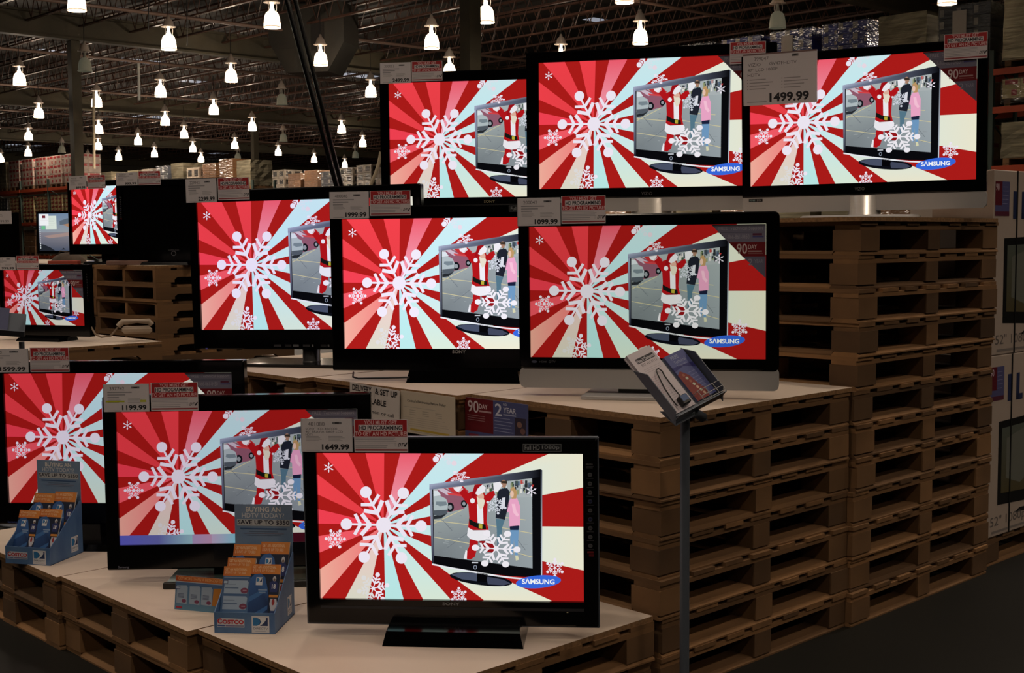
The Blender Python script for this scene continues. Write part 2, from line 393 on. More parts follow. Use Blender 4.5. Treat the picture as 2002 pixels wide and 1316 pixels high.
    p.poly([q2(400, 616), q2(450, 644), q2(592, 640), q2(608, 690), q2(560, 730), q2(490, 742), q2(420, 722), q2(390, 690)], WH, 18)
    p.poly([q2(414, 724), q2(492, 742), q2(486, 800), q2(462, 884), q2(420, 912), q2(386, 902), q2(386, 840), q2(410, 790)], RD, 15)
    p.poly([q2(378, 822), q2(392, 830), q2(388, 906), q2(360, 902)], WH, 16)
    p.poly([q2(500, 740), q2(640, 740), q2(640, 850), q2(570, 840)], (150, 22, 28), 15)
    # logo ring and name on the pictured set
    p.rect(*q(260, 955), *q(312, 966), (200, 204, 214), 6)
    for i in range(14):
        t0 = 2*math.pi*i/14; t1 = 2*math.pi*(i+1)/14
        p.bar(*q(288+12*math.cos(t0), 998+16*math.sin(t0)), *q(288+12*math.cos(t1), 998+16*math.sin(t1)), .04, (150, 160, 180), 6)
    # snowflakes over the pictured set
    flake(p, 460, 845, 170, 30, 20, sy=.84, rot=3, hub=.13, q=Bq, w=1.15, col=(244, 240, 250))
    flake(p, 462, 490, 76, 11, 20, sy=.9, rot=20, hub=.15, q=Bq, col=(216, 220, 234))
    petal_flake(p, 748, 377, 44, 20, q=Bq)
    flake(p, 150, 258, 78, 15, 20, sy=.52, rot=10, hub=.12, q=Bq, arms=(0, 1, 5, 2, 4), w=1.2)
    flake(p, 940, 1000, 68, 12, 20, rot=30, hub=.12, q=Bq, w=1.1)
    flake(p, 155, 1228, 60, 11, 20, rot=30, hub=.12, q=Bq, w=1.1)
    p.ell(*Bq(115, 150), .16, .16, (238, 222, 236), 1)
    # maker's oval
    p.raw([q(806+184*math.cos(t)+2*math.sin(t), 1115+52*math.sin(t)-14*math.cos(t)) for t in [2*math.pi*i/36 for i in range(36)]], L((56, 106, 226)), 21)
    p.text('SΛMSUNG', *q(670, 1090), *q(938, 1136), (250, 252, 255), 22, bold=.03)
    return p
AD = make_ad()
def ad_mesh(name, mt, w):
    me = AD.mesh(name, mt)
    for v in me.vertices: v.co.x *= w; v.co.z *= w
    return me

# ------------------------------------------------------------------ the hall
FLOOR = mat('polished_dark_concrete', (20, 19, 14), .55, noise=.35, scale=1.2, spec=.25)
WALLM = mat('hall_wall_paint', (96, 92, 82), .9, noise=.15, scale=.6)
DECK = mat('roof_deck_metal', (54, 50, 44), .7, noise=.4, scale=.5)
STEEL = mat('joist_primer', (92, 64, 52), .35, noise=.35, scale=4)
BEAM = mat('girder_paint', (84, 77, 60), .7, noise=.15, scale=2)
def hall_box(name, u0, v0, u1, v1, z0, z1, mt):
    b = MB(); b.box((u0, v0, z0), (u1, v1, z1)); o = b.obj(name, mt, None, (GX, GY, 0), TH); return struct(o)
hall_box('floor', -32, -32, 72, 90, -.2, 0, FLOOR)
hall_box('wall_far', 72, -32, 72.3, 90, 0, 9.2, WALLM)
hall_box('wall_left', -32, 90, 72, 90.3, 0, 9.2, WALLM)
hall_box('wall_right', -32, -32.3, 72, -32, 0, 9.2, WALLM)
hall_box('wall_near', -32.3, -32, -32, 90, 0, 9.2, WALLM)
ceil = hall_box('ceiling', -32, -32, 72, 90, 8.85, 9.15, DECK)
SP = 1.6; BAY = 18.6; V0 = 15.05
def joist_mesh():
    b = MB(); L = BAY-.1
    for z, h in ((8.02, .05), (8.72, .06)):
        for x in (-.045, .012): b.box((x, 0, z), (x+.035, L, z+h))
    n = 30; st = L/n
    for i in range(n):
        a, c = i*st, (i+1)*st; mid = (a+c)/2
        for (y0, z0, y1, z1) in ((a, 8.72, mid, 8.07), (mid, 8.07, c, 8.72)):
            b.tube([(0, y0, z0), (0, y1, z1)], .016, 4, smooth=False, cap=False)
    return b.mesh('roof_joist', STEEL)
JM = joist_mesh()
for j in range(-1, 5):
    v0 = V0+BAY*j
    for i in range(41):
        u = 4+SP*i
        c0 = .688*u+.7257*(v0+BAY)+GY; 
        if c0 < 26: continue
        place(JM, 'roof_joist', ceil, (u, v0+.05, 0))
gb = MB(); gb.box((-24, -.16, 7.62), (70, .16, 7.68)); gb.box((-24, -.02, 7.68), (70, .02, 8.3)); gb.box((-24, -.16, 8.3), (70, .16, 8.36))
GM = gb.mesh('girder', BEAM)
for j in range(0, 5): place(GM, 'girder', ceil, (0, V0+BAY*j, 0))
bb = MB(); bb.tube([(-24, 0, 0), (70, 0, 0)], .05, 8)
PM = bb.mesh('ceiling_pipe', mat('sprinkler_pipe', (120, 96, 84), .5))
for v in (11, 19.5, 29.5, 38.3, 47.5, 57, 66): place(PM, 'ceiling_pipe', ceil, (0, v, 7.9))
SKY = mat('skylight_panel', (200, 205, 215), .6, emis=(.55, .6, .72), es=.42)
for x, y, w in ((272, 120, .9), (383, 160, .7), (300, 229, 1.1), (700, 148, .9), (45, 284, 1.2), (420, 300, 1.2), (150, 205, .6), (100, 100, .5), (620, 330, 1.2), (530, 215, .8), (1170, 40, .5), (250, 20, .5)):
    p = atz(x, y, 8.84); b = MB(); b.box((-w, -.5*w, -.012), (w, .5*w, 0))
    rel = p-Vector((GX, GY, 0)); b.obj('skylight', SKY, ceil, (rel.dot(UU), rel.dot(VV), 8.85), 0)
# columns
for (u, v, lab) in ((12.55, 15.05, 'square tan roof column rising behind the top row of televisions'),
                    (13.42, 33.7, 'thick tan roof column at the far left, beside the unlit lamp'),
                    (31.0, 51.9, 'slim tan roof column far back, left of the long black cables'),
                    (31.0, 15.05, 'tan roof column behind the right-hand storage rack'),
                    (31.0, 33.7, 'tan roof column far behind the top television in the middle'), ):
    b = MB(); b.box((-.14, -.14, 0), (.14, .14, 7.62), bev=.02); b.box((-.25, -.25, 0), (.25, .25, .03))
    o = b.obj('trim_column', BEAM, None, g(u, v), TH); struct(o); o['label'] = lab

# ------------------------------------------------------------------ lamps
GLASS_ON = mat('lit_prismatic_glass', (255, 240, 220), .3, emis=(1.0, .80, .58), es=1.6)
def translucent(m, f):
    nt = m.node_tree; n = nt.nodes; b = n['Principled BSDF']; o = n['Material Output']; t = n.new('ShaderNodeBsdfTransparent'); x = n.new('ShaderNodeMixShader')
    x.inputs[0].default_value = f; nt.links.new(b.outputs[0], x.inputs[1]); nt.links.new(t.outputs[0], x.inputs[2]); nt.links.new(x.outputs[0], o.inputs['Surface'])
translucent(GLASS_ON, .5)
BULB = mat('lamp_bulb', (255, 255, 255), .3, emis=(1.0, .9, .74), es=14)
RIM = mat('lit_glass_rim', (255, 230, 200), .3, emis=(1.0, .70, .46), es=.8)
GLASS_OFF = mat('unlit_glass_faint_glow', (150, 142, 120), .3, emis=(.5, .5, .36), es=.09)  # faint emission added to lift the glass of the dead lamps
HOUS = mat('lamp_housing_paint', (190, 176, 164), .45)
def lamp_meshes():
    h = MB(); h.lathe([(.0, .72), (.03, .72), (.05, .64), (.10, .60), (.125, .52), (.15, .46), (.15, .44), (.0, .44)], 16)
    h.lathe([(.19, .44), (.19, .425), (.03, .425)], 16)
    st = MB(); st.tube([(0, 0, .7), (0, 0, 1.32)], .012, 6)
    br = MB()
    br.tube([(.1, 0, .43), (.118, 0, .33), (.1, 0, .22)], .008, 5)
    sh = MB(); sh.lathe([(.06, .245), (.10, .225), (.142, .18), (.168, .11), (.182, .03), (.190, -.07), (.193, -.12)], 20)
    sh.lathe([(.186, -.12), (.177, .03), (.163, .11), (.137, .18), (.095, .22)], 20)
    rm = MB(); rm.lathe([(.192, -.112), (.202, -.118), (.202, -.145), (.188, -.145), (.184, -.12)], 20)
    bu = MB(); bu.lathe([(.03, .42), (.035, .34), (.06, .24), (.07, .14), (.05, .05), (0.001, .02)], 12)
    return dict(housing=h, stem=st, bracket=br, shade=sh, rim=rm, bulb=bu)
_lm = lamp_meshes()
LM = dict(housing=_lm['housing'].mesh('housing', HOUS), stem=_lm['stem'].mesh('stem', MBLK), bracket=_lm['bracket'].mesh('bracket', HOUS),
          shade=_lm['shade'].mesh('shade', GLASS_ON), rim=_lm['rim'].mesh('rim', RIM), bulb=_lm['bulb'].mesh('bulb', BULB),
          shade_off=_lm['shade'].mesh('shade_off', GLASS_OFF), rim_off=_lm['rim'].mesh('rim_off', GLASS_OFF), bulb_off=_lm['bulb'].mesh('bulb_off', mat('dead_bulb', (150, 150, 140), .3)))
LD = bpy.data.lights.new('lamp_downlight', 'SPOT'); LD.energy = LAMP_W; LD.color = LAMP_COL; LD.spot_size = R(150); LD.spot_blend = .6; LD.shadow_soft_size = .16
LN = LD.copy(); LN.name = 'dim_downlight'; LN.energy = LAMP_NEAR; LN.spot_size = R(142); LN.spot_blend = .7
LU = bpy.data.lights.new('lamp_glow', 'POINT'); LU.energy = LAMP_UP; LU.color = LAMP_COL; LU.shadow_soft_size = .04
def lamp(p, lab, on=True, group=None, glow=True):
    t = thing('high_bay_lamp', lab, 'lamp', p, 0, group)
    k = '' if on else '_off'
    for n_ in ('housing', 'stem'): place(LM[n_], n_, t)
    for a in (0, 120, 240): place(LM['bracket'], 'bracket', t, rz=R(a))
    sh_ = place(LM['shade'+k], 'shade', t); place(LM['rim'+k], 'rim', sh_); place(LM['bulb'+k], 'bulb', t)
    if on:
        for d_, z in ((LD if glow else LN, -.18), (LU, -.05)):
            if d_ is LU and not glow: continue
            l = bpy.data.objects.new(d_.name, d_); C.objects.link(l); l.location = (0, 0, z); l.parent = t
    return t
OFF = {(166, 130), (551, 197), (554, 271), (121, 294), (465, 308), (695, 304), (1520, 43)}
LP = [(150, 8), (532, 42), (330, 86), (38, 157), (166, 130), (452, 151), (314, 181), (627, 118), (725, 181), (189, 201), (418, 216), (76, 223), (323, 238), (193, 254), (56, 268), (493, 249), (551, 197), (360, 264), (459, 285), (668, 254), (709, 281), (554, 271), (270, 277), (192, 287), (377, 292), (121, 294), (302, 302), (55, 300), (232, 308), (544, 299), (393, 312), (465, 308), (614, 313), (172, 315), (674, 323), (695, 304), (2, 313), (844, 84), (950, 32), (1252, 75), (1097, 117), (879, 140), (1852, -5), (1221, -8), (1520, 43)]
LP.sort(key=lambda p: p[1])
bands = [('topmost, largest', -99, 60), ('upper', 60, 135), ('middle', 135, 210), ('lower middle', 210, 262), ('low', 262, 296), ('lowest, smallest', 296, 400)]
for bn, y0, y1 in bands:
    row = sorted(p for p in LP if y0 <= p[1] < y1)
    for i, (x, y) in enumerate(row):
        on = (x, y) not in OFF
        pos = ORD[i]+' from the left' if i < len(row)-1 else 'rightmost'
        if i == 0: pos = 'leftmost'
        lab = '%s bell-shaped lamp in the %s band of lamps, %s' % ('glowing' if on else 'unlit grey', bn, pos)
        lamp(atz(x, y, 6.7), lab, on)
# the same grid of lamps goes on over the display and behind the viewer
for i, u in enumerate((-7.3, -2.6, 2.15, 6.9, 11.65, 16.4)):
    for j in range(8):
        v = -9.0+4.3*j; p = g(u, v, 6.7)
        if p.y > 24 or p.y < -16: continue
        lamp(p, 'glowing bell-shaped lamp in the rows above and behind the viewer', True, 'lamps overhead outside the picture', glow=False)

# ------------------------------------------------------------------ pallets
rp = random.Random(11)
PU, PV, PH = 1.22, .995, .141
def bxm(name, sx, sy, sz, mt, bev=.002):
    b = MB(); b.box((0, 0, 0), (sx, sy, sz), bev=0); return b.mesh(name, mt)
PMESH = {'deck': bxm('deck_board', .125, PV, .016, WOODV), 'deck2': bxm('deck_board', .106, PV, .016, WOODV), 'str': bxm('stringer_board', PU, .12, .019, WOODU),
         'blk': bxm('block', .145, .135, .088, WOOD), 'blk2': bxm('block', .105, .135, .088, WOOD), 'bot': bxm('bottom_board', PU, .135, .018, WOODU), 'botv': bxm('bottom_board', .135, PV-.27, .018, WOODV)}
def chamfered(name, L, W_, H_, along_u, mt):
    b = MB(); pr = [(0, 0), (W_, 0), (W_, H_*.35), (W_-.014, H_), (.014, H_), (0, H_*.35)]
    if along_u: b.prism(pr, 0, L, 0, Matrix(((0, 1, 0, 0), (1, 0, 0, 0), (0, 0, 1, 0), (0, 0, 0, 1))))
    else: b.prism(pr, 0, L)
    return b.mesh(name, mt)
PMESH['bot'] = chamfered('bottom_board', PU, .135, .018, True, WOODU); PMESH['botv'] = chamfered('bottom_board', PV-.27, .135, .018, False, WOODV)
def block_pallet(u, v, z, lab, group, rot=0.):
    t = thing('wooden_pallet', lab, 'pallet', g(u+rp.uniform(-.006, .006), v+rp.uniform(-.006, .006), z), TH+rot+R(rp.uniform(-.35, .35)), group)
    def part(k, n, x, y, zz):
        place(PMESH[k], n, t, (x+rp.uniform(-.003, .003), y+rp.uniform(-.002, .002), zz), 0)
    for y in (0, PV/2-.0675, PV-.135): part('bot', 'bottom_board', 0, y, 0)
    for x in (0, PU-.135): part('botv', 'bottom_board', x, .135, 0)
    for x, k in ((0, 'blk'), (PU/2-.0525, 'blk2'), (PU-.145, 'blk')):
        for y in (0, PV/2-.0675, PV-.135): part(k, 'block', x, y, .018)
    for y in (0.004, PV/2-.06, PV-.124): part('str', 'stringer_board', 0, y, .106)
    w = [.125, .125, .106, .125, .106, .125, .125]; gap = (PU-sum(w))/6; x = 0
    for i, q in enumerate(w): part('deck' if q > .12 else 'deck2', 'deck_board', x+(rp.uniform(-.008, .008) if 0 < i < 6 else 0), rp.uniform(-.005, .003), .125); x += q+gap
    return t
def stack(u, v, n, where, group, lean=None, rot=0.):
    for i in range(n):
        k = n-1-i
        pos = 'topmost' if k == 0 else ORD[k]+' from the top'
        lu, lv = lean(i) if lean else (0, 0)
        block_pallet(u+lu, v+lv, i*PH, 'wooden block pallet, %s of %s' % (pos, where), group, rot)
def board(name, lab, u, v, z, du=PU, dv=PV, rot=0., group='display boards on pallets'):
    b = MB(); b.box((0, 0, 0), (du, dv, .018), 1)
    b.add([(0, 0, .0181), (du, 0, .0181), (du, dv, .0181), (0, dv, .0181)], [(0, 1, 2, 3)], 0)
    o = b.obj(name, [LAMI, EDGE], None, g(u, v, z), TH+rot); tag(o, lab, 'display board'); return o
GB = 'stacked wooden pallets of the display'
ZC, ZM, ZT = 2*PH, 7*PH, 12*PH
stack(-1.239, .020, 2, 'the low stack at front', GB)
board('display_board', 'pale laminated board under the nearest television, on two pallets', -1.243, .016, ZC, 1.222, 1.0)
stack(-1.276, 1.030, 2, 'the second low stack from the front', GB)
board('display_board', 'pale laminated board under the television priced 1199.99', -1.280, 1.024, ZC, 1.222, 1.0)
stack(-1.290, 2.040, 2, 'the low stack at bottom left', GB)
board('display_board', 'pale laminated board at bottom left, under the television priced 1599.99', -1.298, 2.030, ZC, 1.222, 1.0)
stack(0, 0, 7, 'the waist-high stack behind the brochure stand', GB, lambda i: (.012*math.sin(i*2.1), .006*math.cos(i*1.7)))
board('display_board', 'pale board under the silver-trimmed television priced 1099.99', -.006, -.006, ZM, 1.232, .99)
stack(-.06, 1.0, 7, 'the waist-high stack at the centre', GB)
board('display_board', 'pale board on the central waist-high stack, under a wide black plinth', -.075, .992, ZM, 1.232, 1.0)
stack(-.13, 2.02, 7, 'the waist-high stack left of centre', GB)
board('display_board', 'pale board under the large set with the grey round neck', -.145, 2.008, ZM, 1.232, 1.0)
ln = lambda i: (-.045+.006*i+.008*math.sin(i*1.9), -.01+.002*i+.006*math.sin(i*1.3))
stack(1.245, -.02, 12, 'the tallest stack at far right', GB, ln)
board('display_board', 'board on the tallest pallet stack, under the television priced 1499.99', 1.25, -.02, ZT, 1.222, 1.0)
stack(1.20, 1.0, 12, 'the tall stack second from right', GB)
board('display_board', 'board on the tall stack behind the television priced 1099.99', 1.19, .99, ZT, 1.222, 1.0)
stack(1.245, 2.01, 12, 'the tall stack third from right', GB)
board('display_board', 'board on the tall stack under the television priced 2499.99', 1.24, 2.0, ZT, 1.222, 1.0)
ZC += .0181; ZM += .0181; ZT += .0181

# notched stringer pallets of the display further back on the left
SH = .1305
def notched():
    b = MB(); h = .093; L = 1.22; poly = [(0, 0), (.16, 0), (.16, .022), (.185, .04), (.37, .04), (.395, .022), (.395, 0), (L-.395, 0), (L-.395, .022), (L-.37, .04), (L-.185, .04), (L-.16, .022), (L-.16, 0), (L, 0), (L, h), (0, h)]
    tr = geometry.tessellate_polygon([[Vector((x, z, 0)) for x, z in poly]]); n = len(poly)
    vs = [(x, 0, z) for x, z in poly]+[(x, .042, z) for x, z in poly]
    fs = [tuple(t) for t in tr]+[tuple(i+n for i in reversed(t)) for t in tr]+[(i, i+n, (i+1) % n+n, (i+1) % n) for i in range(n)]
    b.add(vs, fs); return b.mesh('stringer', WOODU)
SM = {'s': notched(), 'd': bxm('deck_board', .13, 1.02, .018, WOODV), 'b': bxm('bottom_board', .13, 1.02, .0175, WOODV)}
def stringer_pallet(base, lab, group, rot=0.):
    t = thing('notched_pallet', lab, 'pallet', base, TH+rot+R(rp.uniform(-.5, .5)), group)
    for y in (0, .489, .978): place(SM['s'], 'stringer', t, (0, y, .0185))
    for i in range(7): place(SM['d'], 'deck_board', t, (i*(1.09/6), 0, .112))
    for x in (0, .36, .55, .74, 1.09): place(SM['b'], 'bottom_board', t, (x, 0, 0))
    return t
b0 = Vector((-2.69, 9.6, 0))
for k in range(5):
    for i in range(11):
        j = 10-i
        stringer_pallet(b0+VV*1.035*k+Vector((0, 0, i*SH))+UU*rp.uniform(-.015, .015), 'notched pallet, %s of the %s back-left stack from the right' % ('topmost' if j == 0 else ORD[j]+' from the top', ORD[k]), 'notched pallets of the back-left display')
ZS = 11*SH
for k in range(5):
    b = MB(); b.box((0, 0, 0), (1.24, 1.03, .018), 1); b.add([(0, 0, .0181), (1.24, 0, .0181), (1.24, 1.03, .0181), (0, 1.03, .0181)], [(0, 1, 2, 3)], 0)
    o = b.obj('display_board', [LAMI, EDGE], None, b0+VV*1.035*k-UU*.01+Vector((0, 0, ZS)), TH); tag(o, 'tan board on the back-left pallet display, %s from the right' % ORD[k], 'display board')
c0 = Vector((-2.475, 8.9, 0))
for k in range(2):
    for i in range(7):
        j = 6-i
        stringer_pallet(c0-UU*1.22+VV*(.0+1.035*k)+Vector((0, 0, i*SH)), 'notched pallet, %s of the %s stack under the small far-left television' % ('topmost' if j == 0 else ORD[j]+' from the top', 'near' if k == 0 else 'rear'), 'notched pallets under the small television')
    b = MB(); b.box((0, 0, 0), (1.24, 1.03, .018), 1); b.add([(0, 0, .0181), (1.24, 0, .0181), (1.24, 1.03, .0181), (0, 1.03, .0181)], [(0, 1, 2, 3)], 0)
    o = b.obj('display_board', [LAMI, EDGE], None, c0-UU*1.23+VV*1.035*k+Vector((0, 0, 7*SH)), TH); tag(o, 'tan board under the small television at far left, %s part' % ('near' if k == 0 else 'rear'), 'display board')
ZS += .0181; Z0 = 7*SH+.0181

# ------------------------------------------------------------------ televisions
SCR = {k: screen_mat('screen_'+k, s, t) for k, s, t in (('cool', 1.0, (1, 1, 1)), ('dim', .62, (1, .96, .98)), ('soft', .66, (.98, 1, .9)), ('warm', .92, (1, 1, .97)), ('pink', .9, (.98, .98, 1.05)))}
def rounded(w0, w1, z0, z1, r, n=5):
    pts = []
    for cx, cz, a0 in ((w1-r, z1-r, 0), (w0+r, z1-r, 90), (w0+r, z0+r, 180), (w1-r, z0+r, 270)):
        for i in range(n): a = R(a0+90*i/(n-1)); pts.append((cx+r*math.cos(a), cz+r*math.sin(a)))
    return pts
def frame_mesh(x0, x1, z0, z1, L, Rr, T, B, rad=.006, depth=.035, bevel=.006, mats=(BLACK,)):
    """picture-frame bezel: outer rounded rectangle, inner opening x0..x1, z0..z1; front faces -Y"""
    n = 5; b = MB(); fr = -.014
    def inner(k): return [(x1, z1), (x0, z1), (x0, z0), (x1, z0)][k//n]
    o = rounded(x0-L, x1+Rr, z0-B, z1+T, rad, n); o2 = rounded(x0-L+bevel, x1+Rr-bevel, z0-B+bevel, z1+T-bevel, max(rad-bevel, .001), n)
    i1 = [inner(k) for k in range(4*n)]; N = 4*n
    rings = [[(x, depth, z) for x, z in o], [(x, fr+bevel*.6, z) for x, z in o], [(x, fr, z) for x, z in o2], [(x, fr, z) for x, z in i1], [(x, .004, z) for x, z in i1]]
    vs = [p for r_ in rings for p in r_]; fs = []
    for k in range(4):
        for i in range(N):
            j = (i+1) % N; q = (k*N+i, k*N+j, (k+1)*N+j, (k+1)*N+i)
            if vs[q[2]] == vs[q[3]]: q = q[:3]
            fs.append(q)
    b.add(vs, fs); return b.mesh('bezel', *mats)
def logo(M, parent, name, s, cx, cz, h, col, y=-.0146, bold=0., asp=None):
    vs, fs, a = text2d(s, bold); w = h*(asp or a); p = P2(lambda x, y_: (x, -y_))
    p.text(s, cx-w/2, -cz-h/2, cx+w/2, -cz+h/2, col, 0, bold)
    me = p.mesh(name, PRINT); me.transform(M @ Matrix.Translation((0, y, 0))); return place(me, name, parent)
TVS = {}
def tv(key, lab, w, c, yaw, back, roll, ztab, mg, scr='cool', base='slab', bz=None, h=None, bar=0, rad=.006, brand=None, ad=True, depth=.09, neck_x=0):
    cx, cy, cz = c; h = h or w*9/16; L, Rr, T, B = mg
    t = thing('flat_screen_tv', lab, 'television', (cx, cy, ztab), R(yaw), 'televisions on display')
    tp, rl = R(back), R(roll)
    X = Vector((1, 0, 0)); Zt = Vector((0, math.sin(tp), math.cos(tp)))
    Xr = math.cos(rl)*X+math.sin(rl)*Zt; Zr = -math.sin(rl)*X+math.cos(rl)*Zt; Yr = Zr.cross(Xr)
    M = Matrix((Xr, Yr, Zr)).transposed().to_4x4(); M.translation = (0, 0, cz-ztab)
    W = Matrix.Translation((cx, cy, ztab)) @ Matrix.Rotation(R(yaw), 4, 'Z') @ M
    bme = frame_mesh(-w/2, w/2, -h/2, h/2, L, Rr, T, B, rad)
    bme.transform(M); bzo = place(bme, 'bezel', t)
    k = MB(); xa, xb, za, zb = -w/2-L+.022, w/2+Rr-.022, -h/2-B+.012, h/2+T-.012
    k.add([(xa, .03, za), (xb, .03, za), (xb, .03, zb), (xa, .03, zb), (xa+.05, depth, za+.05), (xb-.05, depth, za+.05), (xb-.05, depth, zb-.06), (xa+.05, depth, zb-.06)],
          [(0, 1, 2, 3), (4, 7, 6, 5), (0, 4, 5, 1), (1, 5, 6, 2), (2, 6, 7, 3), (3, 7, 4, 0)], 0, M)
    for i in range(9): k.box((-w*.3, depth, -h*.3+i*.03), (w*.3, depth+.004, -h*.3+i*.03+.012), 0, M)
    k.obj('back_shell', MBLK, t)
    if ad: me = ad_mesh('screen', SCR[scr], w); me.transform(M); o = place(me, 'screen', t)
    else:
        s_ = MB(); s_.box((-w/2-.004, 0, -h/2-.004), (w/2+.004, .006, h/2+.004), 0, M); o = s_.obj('screen', mat('switched_off_screen', (6, 6, 7), .12, coat=.3), t)
    zf = -h/2-B                       # lower edge of the frame in panel space
    if bar:
        q = MB(); pr = rounded(-w/2-L, w/2+Rr, zf-bar, zf+.006, .022, 6); n = len(pr)
        q.add([(x, -.010, z) for x, z in pr]+[(x, .05, z) for x, z in pr], [tuple(range(n))[::1], tuple(range(2*n-1, n-1, -1))]+[(i, i+n, (i+1) % n+n, (i+1) % n) for i in range(n)], 0, M)
        # orient faces outward
        ob = q.obj('speaker_bar', SILV, t); zf -= bar
    d = cz-ztab
    low = (M @ Vector((0, 0, zf))).z
    if base in ('slab', 'flat', 'glass'):
        bx0, bx1, by0, by1, bh = bz
        q = MB()
        if base == 'slab':      # wedge-shaped plinth
            q.add([(bx0, by0, 0), (bx1, by0, 0), (bx1, by1, 0), (bx0, by1, 0), (bx0+.012, by0+.012, bh*.45), (bx1-.012, by0+.012, bh*.45), (bx1-.03, by1, bh), (bx0+.03, by1, bh)],
                  [(3, 2, 1, 0), (4, 5, 6, 7), (0, 1, 5, 4), (1, 2, 6, 5), (2, 3, 7, 6), (3, 0, 4, 7)])
            q.obj('base', BLACK, t)
        elif base == 'flat':
            q.box((bx0, by0, 0), (bx1, by1, bh), bev=.003); q.obj('base', SILV if bar else BLACK, t)
        else:
            q.box((bx0, by0, 0), (bx1, by1, bh), bev=.004); q.obj('base', mat('green_tinted_glass', (70, 84, 80), .12, coat=.4), t)
            e = MB(); e.box((bx0-.004, by0-.012, 0), (bx1+.004, by0+.004, bh+.004), bev=.003); e.obj('base_trim', MBLK, t)
        q = MB(); nw = min(.11, (bx1-bx0)*.3); q.box((neck_x-nw, .02, bh*.4), (neck_x+nw, .06, low+.05), bev=.004); q.obj('neck', BLACK, t)
    elif base in ('column', 'chrome'):
        bx0, bx1, by0, by1, bh = bz
        q = MB()
        if base == 'chrome': q.lathe([(0, 0), (1, 0), (1, .012), (.96, .02), (0, .022)], 40, sx=(bx1-bx0)/2, sy=(by1-by0)/2, M=Matrix.Translation(((bx0+bx1)/2, (by0+by1)/2, 0)))
        else: q.box((bx0, by0, 0), (bx1, by1, .016), bev=.004)
        q.obj('base', SILV if base == 'chrome' else BLACK, t)
        r_ = bh; tp_ = low+(bar-.004 if base == 'chrome' else .06); q = MB(); q.lathe([(0, .01), (r_*1.03, .01), (r_*1.03, .02), (r_, .02), (r_, tp_), (0, tp_)], 40, M=Matrix.Translation((neck_x, r_-.03 if base == 'chrome' else .06, 0)))
        q.obj('neck', CHROME if base == 'chrome' else mat('grey_column', (120, 118, 118), .3, metal=.8), t)
    TVS[key] = dict(bezel=bzo, t=t, M=M, W=W, w=w, h=h, mg=mg, yaw=R(yaw), zf=zf)
    if brand:
        for (s_, bx, bz_, bh_, col) in brand: logo(M, t, 'maker_mark', s_, bx, bz_, bh_, col)
    return t
def panel_xy(key, px, py, k=.0155):
    W = TVS[key]['W']; n = W.to_3x3() @ Vector((0, 1, 0)); o = W @ Vector((0, -k, 0)); d = ray(px, py); c = Vector((0, 0, CZ))
    p = c+d*((o-c).dot(n)/d.dot(n)); q = W.inverted() @ p; return q.x, q.z
def badge(key, x0, y0, x1, y1, name, draw, lab=None, k=.0150):
    t = TVS[key]; a = panel_xy(key, x0, y0, k); b = panel_xy(key, x1, y1, k)
    p = P2(lambda x, y: (a[0]+(b[0]-a[0])*x, a[1]+(b[1]-a[1])*y)); draw(p)
    me = p.mesh(name, PRINT); me.transform(t['M'] @ Matrix.Translation((0, -k, 0))); o = place(me, name, t['bezel'])
    if lab: o['label'] = lab
    return o
GR = (96, 96, 100)
tv('T1', 'black television with a thin grey outline, nearest to the viewer, priced 1649.99', .886, (-.211, 4.147, .677), -4.9, -1.4, .2, ZC, (.043, .048, .050, .083), 'warm', 'slab', (-.215, .250, -.105, .13, .105))
tv('T2', 'black television behind the blue brochure box, priced 1199.99', .93, (-1.070, 4.884, .713), 2.1, .2, .1, ZC, (.050, .054, .060, .097), 'dim', 'glass', (-.275, .30, -.10, .14, .022))
tv('T3', 'black television cut by the left edge, priced 1599.99', 1.018, (-1.717, 5.483, .776), -3.8, -.2, .3, ZC, (.055, .055, .053, .095), 'dim', 'slab', (-.30, .34, -.12, .16, .06))
tv('T9', 'large black television on a grey round neck, priced 2299.99', 1.151, (-1.031, 6.337, 1.510), -13.4, -.5, .7, ZM, (.045, .042, .062, .100), 'pink', 'column', (-.37, .37, -.13, .22, .045))
tv('T10', 'black television in the centre of the middle tier, priced 1999.99', 1.018, (-.243, 5.549, 1.437), -8.7, .2, .2, ZM, (.054, .054, .058, .097), 'cool', 'slab', (-.215, .29, -.07, .16, .115))
tv('T11', 'black television with a silver speaker bar, priced 1099.99', .918, (.521, 4.92, 1.42), -13, -.5, .2, ZM, (.044, .050, .046, .046), 'soft', 'flat', (-.24, .24, -.10, .17, .016), bar=.076, rad=.02)
tv('T12', 'black television on the top tier at left, priced 2499.99', 1.151, (-.115, 7.154, 2.191), -8.9, 0, .1, ZT, (.052, .06, .058, .05), 'warm', 'slab', (-.25, .25, -.1, .16, .1))
tv('T13', 'black television in the middle of the top tier, before the chrome neck', 1.175, (.724, 6.617, 2.223), -13.8, .3, 0, ZT, (.067, .054, .056, .052), 'warm', 'chrome', (-.32, .32, -.12, .18, .11), bar=.07)
tv('T14', 'large black television at the top right, tallest stack, priced 1499.99', 1.04, (1.642, 6.010, 2.174), -25, -1.4, .4, ZT, (.040, .045, .042, .056), 'warm', 'chrome', (-.28, .28, -.10, .16, .075), bar=.075, neck_x=.02)
tv('T4', 'small black television at the far left edge, on the low back display', .70, (-3.349, 9.064, 1.241), -19.9, -.7, .1, Z0, (.037, .050, .040, .080), 'dim', 'slab', (-.19, .19, -.09, .12, .05))
tv('T5', 'small black television at back left, partly behind a switched-off one', .84, (-3.295, 10.39, 1.826+.03), -30, 0, 0, ZS, (.037, .05, .045, .085), 'cool', 'slab', (-.2, .2, -.1, .12, .05))
